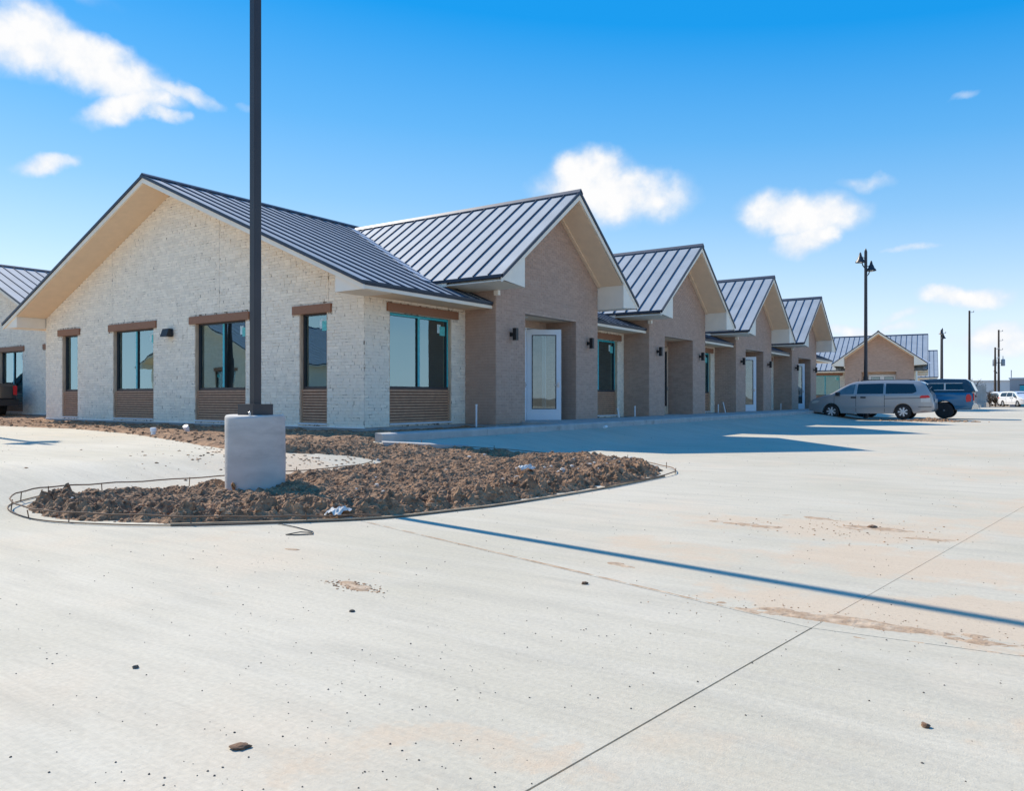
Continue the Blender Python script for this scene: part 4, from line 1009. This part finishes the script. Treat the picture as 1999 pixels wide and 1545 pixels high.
def wheel(t, x, y, sg, R_=.335, wd=.21, rimm=None, spokes=7):
    m = MB(); h = wd/2
    m.lathe([(R_*.62, -h), (R_*.80, -h*1.02), (R_*.96, -h*.85), (R_, -h*.5), (R_, h*.5), (R_*.96, h*.85), (R_*.80, h*1.02), (R_*.62, h)], (x, y, R_), 32, 'y'); ty = m.build('wheel', M_TYRE, t, True)
    m = MB(); yo = y+sg*h*.6; 
    m.lathe([(R_*.62, -.01), (R_*.64, .01), (R_*.60, .045), (R_*.55, .02)], (x, yo if sg > 0 else yo-.03, R_), 32, 'y', 0)
    m.lathe([(R_*.17, -.01), (R_*.17, .04), (R_*.10, .05)], (x, yo, R_), 16, 'y', 0)
    for k in range(spokes):
        a = 2*math.pi*k/spokes; ca, sa = math.cos(a), math.sin(a); pa = Vector((-sa, ca)); 
        i0, i1 = R_*.14, R_*.58; w0, w1 = .030, .036
        q = [(x+ca*i0-pa.x*w0, R_+sa*i0-pa.y*w0), (x+ca*i0+pa.x*w0, R_+sa*i0+pa.y*w0), (x+ca*i1+pa.x*w1, R_+sa*i1+pa.y*w1), (x+ca*i1-pa.x*w1, R_+sa*i1-pa.y*w1)]
        m.prism(q, lambda s, z, tt: (s, tt, z), yo-.01, yo+sg*.045)
    m.build('rim', rimm or M_RIM, ty, True)
    m = MB(); m.lathe([(R_*.6, 0), (R_*.6, .01)], (x, yo-sg*.03, R_), 24, 'y'); m.build('brake_disc', M_BPLAST, ty)
def patch(t, poly, wfun, name, m_, off=.006, sides=(1, -1), parent=None, th=.02):
    off += .006; q_ = []
    for i in range(len(poly)):
        a, b = Vector(poly[i]), Vector(poly[(i+1) % len(poly)]); k_ = max(1, int((b-a).length/.09))
        q_ += [tuple(a.lerp(b, j/k_)) for j in range(k_)]
    poly = q_
    for sg in sides:
        mb = MB(); n = len(poly)
        # subdivide so the piece follows the body side
        pts = [Vector(p) for p in poly]; P = list(pts); ed = [(i, (i+1) % n) for i in range(n)]
        xs_ = [p[0] for p in poly]; zs_ = [p[1] for p in poly]; st = .14; x = min(xs_)+st
        while x < max(xs_):
            z = min(zs_)+st
            while z < max(zs_):
                if inside(x, z, poly) and min(seg_d(x, z, poly[i-1], poly[i]) for i in range(n)) > .03: P.append(Vector((x, z)))
                z += st
            x += st
        vo, eo, fo, _, _, _ = delaunay_2d_cdt(P, ed, [], 1, 1e-5)
        fs = [tuple(f) for f in fo if inside(sum(vo[i].x for i in f)/3, sum(vo[i].y for i in f)/3, poly)]
        k = len(vo); vs = [(v.x, sg*(wfun(v.x, v.y)+off), v.y) for v in vo]+[(v.x, sg*(wfun(v.x, v.y)+off-th), v.y) for v in vo]
        fs2 = fs+[tuple(k+i for i in reversed(f)) for f in fs]+[(i, (i+1) % n, k+(i+1) % n, k+i) for i in range(n)]
        mb.add(vs, fs2); mb.build(name, m_, parent or t)
def minivan(label, loc, rz, pm, group=None, name='minivan', full=True):
    t = thing(name, label, 'minivan' if name == 'minivan' else 'van', loc, rz, group)
    prof = [(2.50, .30), (2.56, .42), (2.57, .60), (2.50, .74), (2.40, .83), (2.0, .96), (1.72, 1.05), (1.50, 1.12), (1.1, 1.37), (.80, 1.54), (.55, 1.62), (.1, 1.67), (-.7, 1.69), (-1.5, 1.68), (-2.05, 1.63), (-2.22, 1.52), (-2.38, 1.22), (-2.47, 1.02),
            (-2.50, .80), (-2.54, .70), (-2.55, .48), (-2.48, .33)]
    prof += [(-1.82, .27)] + arch(-1.40, .385, .27)[1:-1] + [(-1.0, .25), (.9, .25), (1.14, .25)] + arch(1.55, .385, .27)[1:-1] + [(1.96, .27)]
    def wf(x, z):
        w = .955
        if z > 1.03: w -= (z-1.03)*.27+max(0, z-1.45)**2*1.0
        if z < .55: w -= (.55-z)*.10
        if 1.0 > z > .86: w -= .004
        if x > 1.5: w -= ((x-1.5)/1.07)**2.4*.30
        if x < -2.0: w -= ((-2.0-x)/.55)**2*.12
        return w
    body = side_mesh(prof, wf).build('body', pm, t, True, recalc=True)
    P_ = lambda poly, nm, m_, **k: patch(t, poly, wf, nm, m_, **k)
    P_([(1.40, 1.10), (.60, 1.12), (.53, 1.56), (.72, 1.53), (1.0, 1.38)], 'side_window', M_CARGLASS2)
    P_([(.46, 1.12), (-.62, 1.13), (-.62, 1.585), (.42, 1.57)], 'side_window', M_CARGLASS)
    P_([(-.72, 1.13), (-1.78, 1.14), (-1.93, 1.22), (-1.90, 1.38), (-1.80, 1.56), (-.72, 1.585)], 'side_window', M_CARGLASS)
    for seam_x in (.50, -.67): P_([(seam_x-.008, .32), (seam_x+.008, .32), (seam_x+.008, 1.08), (seam_x-.008, 1.08)], 'door_gap', M_BPLAST, off=.002)
    P_([(1.42, .36), (1.435, .36), (1.425, 1.06), (1.41, 1.06)], 'door_gap', M_BPLAST, off=.002)
    P_([(-.67, .90), (-2.30, .93), (-2.30, .95), (-.67, .92)], 'slide_track', M_BPLAST, off=.004)
    P_([(1.05, .49), (-.95, .49), (-.95, .54), (1.05, .54)], 'rub_strip', pm, off=.014)
    for hx_ in (.70, .30): P_([(hx_, .93), (hx_-.20, .93), (hx_-.22, .965), (hx_-.20, 1.0), (hx_, 1.0), (hx_+.02, .965)], 'door_handle', M_BPLAST, off=.012)
    P_([(-2.08, .93), (-2.42, .95), (-2.44, 1.0), (-2.38, 1.06), (-2.14, 1.05), (-2.06, 1.0)], 'taillight', M_RED, off=.008)
    P_([(-2.10, .76), (-2.47, .76), (-2.45, .94), (-2.10, .925)], 'reverse_light', M_LENS, off=.006)
    P_([(2.46, .68), (2.18, .72), (2.06, .80), (2.2, .84), (2.40, .78)], 'headlight', M_LENS, off=.006)
    P_([(-2.0, .55), (-2.5, .55), (-2.5, .57), (-2.0, .57)], 'bumper_gap', M_BPLAST, off=.003)
    for sg in (1, -1):
        m = MB(); m.box(1.18, sg*.93, 1.04, 1.34, sg*1.10, 1.19); m.build('mirror', M_BPLAST, t)
        m = MB(); m.tube([(.30, sg*.60, 1.745), (-1.7, sg*.60, 1.745)], .016, 6); m.box(.28, sg*.585, 1.66, .34, sg*.615, 1.74); m.box(-1.7, sg*.585, 1.66, -1.64, sg*.615, 1.74); m.build('roof_rail', M_BPLAST, t)
        for x in (1.55, -1.40): wheel(t, x, sg*.83, sg)
    m = MB(); m.add([(1.46, -.72, 1.15), (1.46, .72, 1.15), (.80, .60, 1.57), (.80, -.60, 1.57), (1.50, -.72, 1.17), (1.50, .72, 1.17), (.84, .60, 1.59), (.84, -.60, 1.59)], [(0, 1, 2, 3), (4, 5, 6, 7), (0, 1, 5, 4), (1, 2, 6, 5), (2, 3, 7, 6), (3, 0, 4, 7)]); m.build('windshield', M_CARGLASS2, t)
    m = MB(); m.add([(-2.24, -.66, 1.56), (-2.24, .66, 1.56), (-2.42, .76, 1.18), (-2.42, -.76, 1.18), (-2.30, -.66, 1.56), (-2.30, .66, 1.56), (-2.475, .76, 1.18), (-2.475, -.76, 1.18)], [(0, 1, 2, 3), (4, 5, 6, 7), (0, 1, 5, 4), (1, 2, 6, 5), (2, 3, 7, 6), (3, 0, 4, 7)]); m.build('rear_window', M_CARGLASS, t)
    m = MB(); m.box(-2.62, -.26, .74, -2.575, .26, .90); m.build('number_plate', M_LENS, t)
    m = MB(); m.tube([(.66, -.4, 1.69), (.60, -.4, 1.86)], .008, 6); m.build('antenna', M_BPLAST, t)
    return t
def pickup(label, loc, rz, pm, topm, topper=True, group=None):
    t = thing('pickup_truck', label, 'pickup truck', loc, rz, group); r = .39
    def arc2(cx, rr, z0): 
        a0 = math.asin((z0-r)/rr) if abs(z0-r) < rr else 0
        return [(cx+rr*math.cos(a), r+rr*math.sin(a)) for a in [math.pi-a0-(math.pi-2*a0)*k/12 for k in range(13)]]
    prof = [(2.78, .42), (2.84, .55), (2.84, .80), (2.78, 1.02), (2.4, 1.10), (1.55, 1.16), (1.35, 1.22), (.75, 1.68), (.50, 1.76), (-.20, 1.78), (-.42, 1.70), (-.52, 1.24), (-.55, 1.20), (-1.6, 1.20), (-2.70, 1.21), (-2.76, 1.15), (-2.78, .62), (-2.70, .46)]
    prof += arc2(-1.62, .46, .44)[0:] + [(-.9, .40), (1.2, .40)] + arc2(1.85, .46, .44)
    def wf(x, z):
        w = .98
        if z > 1.15: w -= (z-1.15)*.34
        if z < .6: w -= (.6-z)*.14
        w += .03*math.exp(-((x+1.62)/.5)**2)*(1 if z < .95 else 0)
        if x > 2.0: w -= ((x-2.0)/.84)**2*.14
        if x < -2.5: w -= ((-2.5-x)/.28)**2*.05
        return w
    side_mesh(prof, wf, inset=.035).build('body', pm, t, True)
    patch(t, [(1.15, 1.24), (.42, 1.25), (.40, 1.66), (.72, 1.60)], wf, 'side_window', M_CARGLASS)
    patch(t, [(.34, 1.25), (-.38, 1.25), (-.32, 1.64), (.32, 1.66)], wf, 'side_window', M_CARGLASS)
    for sx in (1.30, .38, -.48, -.56): patch(t, [(sx-.007, .5), (sx+.007, .5), (sx+.007, 1.17), (sx-.007, 1.17)], wf, 'door_gap', M_BPLAST, off=.002)
    patch(t, [(-2.52, .78), (-2.70, .80), (-2.72, 1.02), (-2.64, 1.14), (-2.54, 1.12), (-2.50, .98)], wf, 'taillight', M_RED, off=.010)
    patch(t, [(2.70, .82), (2.55, .82), (2.50, .98), (2.72, .98)], wf, 'headlight', M_LENS, off=.006)
    m = MB(); m.box(-2.98, -.93, .45, -2.74, .93, .66); m.build('rear_bumper', M_CHROME if topper else M_BPLAST, t)
    m = MB(); m.box(2.80, -.93, .45, 2.96, .93, .68); m.build('front_bumper', M_CHROME, t)
    for sg in (1, -1):
        m = MB(); m.box(-2.825, sg*.80, .84, -2.785, sg*.93, 1.17); m.build('taillight', M_RED, t)
    m = MB(); m.box(-2.83, -.78, .72, -2.795, .78, 1.15); tg = m.build('tailgate', M_CHROME if topper else pm, t)
    m = MB(); m.box(-2.86, -.12, 1.0, -2.831, .12, 1.08); m.build('handle', M_BPLAST, tg)
    m = MB(); m.box(-2.995, -.16, .50, -2.981, .16, .63); m.build('number_plate', M_LENS, t)
    if topper:
        m = MB(); prt = [(-.55, 1.215), (-2.80, 1.235), (-2.60, 1.72), (-2.48, 1.80), (-1.5, 1.83), (-.6, 1.80)]
        def wt(x, z): return .965-(z-1.2)*.22-max(0, z-1.65)*.35
        side_mesh(prt, wt, inset=.03).build('topper', topm, t, True)
        patch(t, [(-.80, 1.34), (-1.62, 1.34), (-1.62, 1.63), (-.80, 1.63)], wt, 'topper_window', M_CARGLASS, off=.007)
        patch(t, [(-1.68, 1.34), (-2.38, 1.34), (-2.40, 1.40), (-2.34, 1.60), (-2.30, 1.63), (-1.68, 1.63)], wt, 'topper_window', M_CARGLASS, off=.007)
        for (a, b, c, d) in ((-.77, -2.43, 1.315, 1.34), (-.77, -2.36, 1.63, 1.655), (-1.62, -1.68, 1.34, 1.63), (-.77, -.80, 1.34, 1.63)):
            patch(t, [(a, c), (b, c), (b, d), (a, d)], wt, 'window_trim', M_LENS, off=.010)
        m = MB(); m.add([(-2.80, -.80, 1.28), (-2.80, .80, 1.28), (-2.62, .72, 1.70), (-2.62, -.72, 1.70), (-2.87, -.80, 1.28), (-2.87, .80, 1.28), (-2.67, .72, 1.72), (-2.67, -.72, 1.72)], [(0, 1, 2, 3), (4, 5, 6, 7), (0, 1, 5, 4), (1, 2, 6, 5), (2, 3, 7, 6), (3, 0, 4, 7)]); m.build('rear_window', M_CARGLASS2, t)
    for sg in (1, -1):
        m = MB(); m.box(1.05, sg*.98, 1.18, 1.2, sg*1.16, 1.36); m.build('mirror', M_BPLAST, t)
        for x in (1.85, -1.62): wheel(t, x, sg*.84, sg, R_=.385, wd=.24, rimm=M_DRIM if topper else M_RIM, spokes=6)
    return t
minivan('silver grey minivan parked nose in at the kerb, side on to the camera', (-6.66, 38.5, .05), R(180)+R(0.3), M_SILVER)
pickup('blue pickup truck with a dark topper over its bed, behind the silver minivan', (-5.65, 42.1, .03), R(180), M_BLUE, M_BLUETOP)
pickup('dark pickup truck showing only its red taillight and rear corner at the left edge', (-34.15, 12.35, .27), R(180), M_GREYP, M_GREYP, topper=False)
# far parked vehicles by the fence
FV = [('van', (-4.5, 110, 0), R(-70), 'white van parked farthest right, facing the camera'), ('car', (-2.9, 104.5, 0), R(-60), 'white minivan parked at the right edge in front of the white van')]
minivan(FV[0][3], FV[0][1], FV[0][2], M_WHITEP, None, 'parked_van')
minivan(FV[1][3], FV[1][1], FV[1][2], M_WHITEP, None, 'parked_van')

# rubble heap behind the minivan
rh = MB()
for k in range(420):
    a = random.gauss(0, 1); x = -4.2+a*.75; y = 37.4+random.gauss(0, .35); h = max(0, .14*math.exp(-a*a)-.25*abs(y-37.4))
    clod(rh, x, y, random.uniform(0, h), random.uniform(.03, .09), .7)
tag(rh.build('rubble_heap', M_CLOD, recalc=False), None, None, kind='stuff')

# PVC stubs
def stub(loc, h, lean, label, r=.022):
    m = MB(); m.tube([(0, 0, -.05), (lean, 0, h)], r, 12); m.lathe([(r, 0), (r*1.25, .002), (r*1.25, .03), (r, .032)], (lean, 0, h-.03), 12)
    o = m.build('pipe_stub', M_PVC, None, True); o.location = loc; tag(o, label, 'pipe', 'white plastic pipe stubs along the front of the building')
stub((-10.75, 14.15, .30), .55, 0, 'tall upright white pipe stub left of the first brown entrance')
stub((-10.75, 21.35, .32), .36, -.08, 'leaning white pipe stub in front of the window between first and second entrances')
stub((-10.75, 22.4, .32), .42, 0, 'upright white pipe stub left of the second brown entrance')
stub((-10.75, 29.9, .32), .42, 0, 'upright white pipe stub between second and third entrances')
stub((-10.75, 30.8, .32), .50, -.12, 'leaning white pipe stub just left of the third entrance')
stub((-10.75, 38.6, .32), .40, 0, 'upright white pipe stub left of the fourth entrance')
def cleanout(loc, label, r, tilt):
    m = MB(); m.lathe([(r*.8, -.05), (r*.8, .10), (r, .10), (r, .16), (r*.9, .175)], (0, 0, 0), 18); o = m.build('drain_pipe', M_PVC, None, True)
    o.location = loc; o.rotation_euler = (tilt, tilt*.5, 0); tag(o, label, 'pipe', 'white capped drain pipes in the soil by the end wall')
cleanout((-13.95, 8.28, .26), 'white capped drain pipe upright at the pavement edge, left of the pair', .055, .05)
cleanout((-13.95, 9.0, .30), 'white drain pipe cap tilted in the soil, right of the pair', .055, .5)
m = MB(); m.tube([(0, 0, 0), (.0, .12, .01)], .035, 12); o = m.build('pipe_scrap', M_PVC, None, True); o.location = (-8.72, 16.5, .30); tag(o, 'short white pipe scrap lying against the kerb in the shade', 'pipe')

# ------------------------------------------------------------------ far background
def utility(loc, H, label, trans=False, arms=1, lean=0):
    t = thing('utility_pole', label, 'utility pole', loc, R(25)); m = MB(); m.tube([(0, 0, -.2), (lean, 0, H)], [.17, .11], 10); m.build('pole', M_WOODPOLE, t, True)
    for k in range(arms):
        z = H-.25-k*1.3
        m = MB(); m.tube([(-.1, 0, z), (.5, 0, z+.05)], .035, 6); m.lathe([(.03, 0), (.07, .05), (.03, .12), (.06, .15), (.02, .2)], (.5, 0, z+.05), 8); m.build('insulator_arm', M_GREYMET, t)
    if trans:
        for sg in (-1, 1):
            m = MB(); m.lathe([(.24, 0), (.26, .05), (.26, .85), (.20, .95), (.05, 1.0)], (sg*.55, 0, H-5.1), 16); m.tube([(sg*.55, 0, H-4.1), (sg*.55, 0, H-3.7)], .05, 6); m.box(0, -.03, H-4.7, sg*.4, .03, H-4.6); m.build('transformer', M_GREYMET, t, True)
    return t
utility((-8.46, 115.7, 0), 12.2, 'tall bare dark utility pole standing alone right of the blue pickup')
utility((-5.9, 129.6, 0), 10.6, 'utility pole carrying two grey transformers near the right edge', True, 3)
utility((-6.2, 127.0, 0), 8.0, 'shorter utility pole just left of the transformer pole', False, 2)
utility((-11.4, 113.5, 0), 9.5, 'dark utility pole close beside the far street lamp', False, 1)
# warehouse, grey shed
t = thing('warehouse', 'long low white warehouse on the horizon behind the fence', 'building', (-3, 231, 0))
m = MB(); m.box(-14, 0, -.2, 40, 30, 5.2); m.build('wall', M_WWALL, t); m = MB(); m.box(-14.2, -.2, 5.2, 40.2, 30.2, 5.4); m.build('roof', M_WWALL, t)
t = thing('grey_shed', 'grey flat roofed building with a teal door cut off by the right edge', 'building', (-.85, 113, 0))
m = MB(); m.box(-3.15, 0, -.2, 16, 14, 3.3); m.build('wall', M_GWALL, t); m = MB(); m.box(-3.25, -.12, 3.3, 16.1, 14, 3.45); m.build('parapet', M_WWALL, t)
m = MB(); m.box(-2.1, -.05, .0, -.9, -.001, 2.5); d = m.build('door', M_TEAL, t); m = MB(); m.box(-2.17, -.07, 2.501, -.83, -.001, 2.6); m.build('lintel', M_FRAME, t)
m = MB(); m.tube([(-3.0, .3, 3.45), (-3.0, .3, 4.4)], .05, 8); m.build('vent_pipe', M_GREYMET, t)
# fence
t = thing('board_fence', 'weathered grey vertical board fence behind the blue pickup', 'fence', (-8.6, 96.5, 0)); fm = None
for k in range(20):
    x = k*.148
    if fm is None: m = MB(); m.box(0, 0, 0, .14, .03, 2.25); fm = m.mesh('board', M_FENCE)
    link('board', fm, t, (x, random.uniform(-.01, .01), 0), (0, 0, random.uniform(-.03, .03)), (1, 1, random.uniform(.97, 1.02)))
m = MB(); m.box(2.98, -.05, 0, 3.08, .06, 2.45); m.build('post', M_FENCE, t); m = MB(); m.box(0, .031, .5, 3.0, .08, .6); m.box(0, .031, 1.7, 3.0, .08, 1.8); m.build('rail', M_FENCE, t)
def shrub(name, label, cat, loc, H, sp, seed, n=60):
    random.seed(seed); t = thing(name, label, cat, loc); m = MB()
    tk = MB(); tk.tube([(0, 0, -.1), (.03, 0, H*.25), (0, .02, H*.5)], [.07, .05, .03], 7); tk.build('trunk', M_TWIG, t)
    for k in range(n):
        a = random.random()*6.28; z0 = random.uniform(.05, .5)*H; l = random.uniform(.3, 1)*sp; e = Vector((math.cos(a)*l, math.sin(a)*l, z0+random.uniform(.15, .5)*H))
        b0 = Vector((0, 0, z0)); mid = (b0+e)/2+Vector((random.uniform(-.1, .1), random.uniform(-.1, .1), .1*H)); m.tube([b0, mid, e], [.022, .015, .006], 4, caps=False)
        for q in range(4):
            s = mid.lerp(e, random.random()); m.tube([s, s+Vector((random.uniform(-.3, .3), random.uniform(-.3, .3), random.uniform(0, .4)))*sp*.6], [.010, .004], 3, caps=False)
    m.build('crown', M_TWIG, t)
shrub('bare_shrub', 'bare twiggy shrub at the right end of the board fence', 'shrub', (-5.8, 107.8, 0), 2.0, .8, 3, 90)
shrub('bare_tree', 'bare tree whose branches show above the board fence', 'tree', (-7.0, 100, 0), 3.3, 1.5, 5, 90)
shrub('bare_shrub', 'tangled bare bush beside the parked white van', 'shrub', (-5.3, 109, 0), 1.7, .9, 8, 90)
print('OBJECTS', len(bpy.data.objects), 'TRIS', sum(len(m.loops)-2*len(m.polygons) for m in bpy.data.meshes))
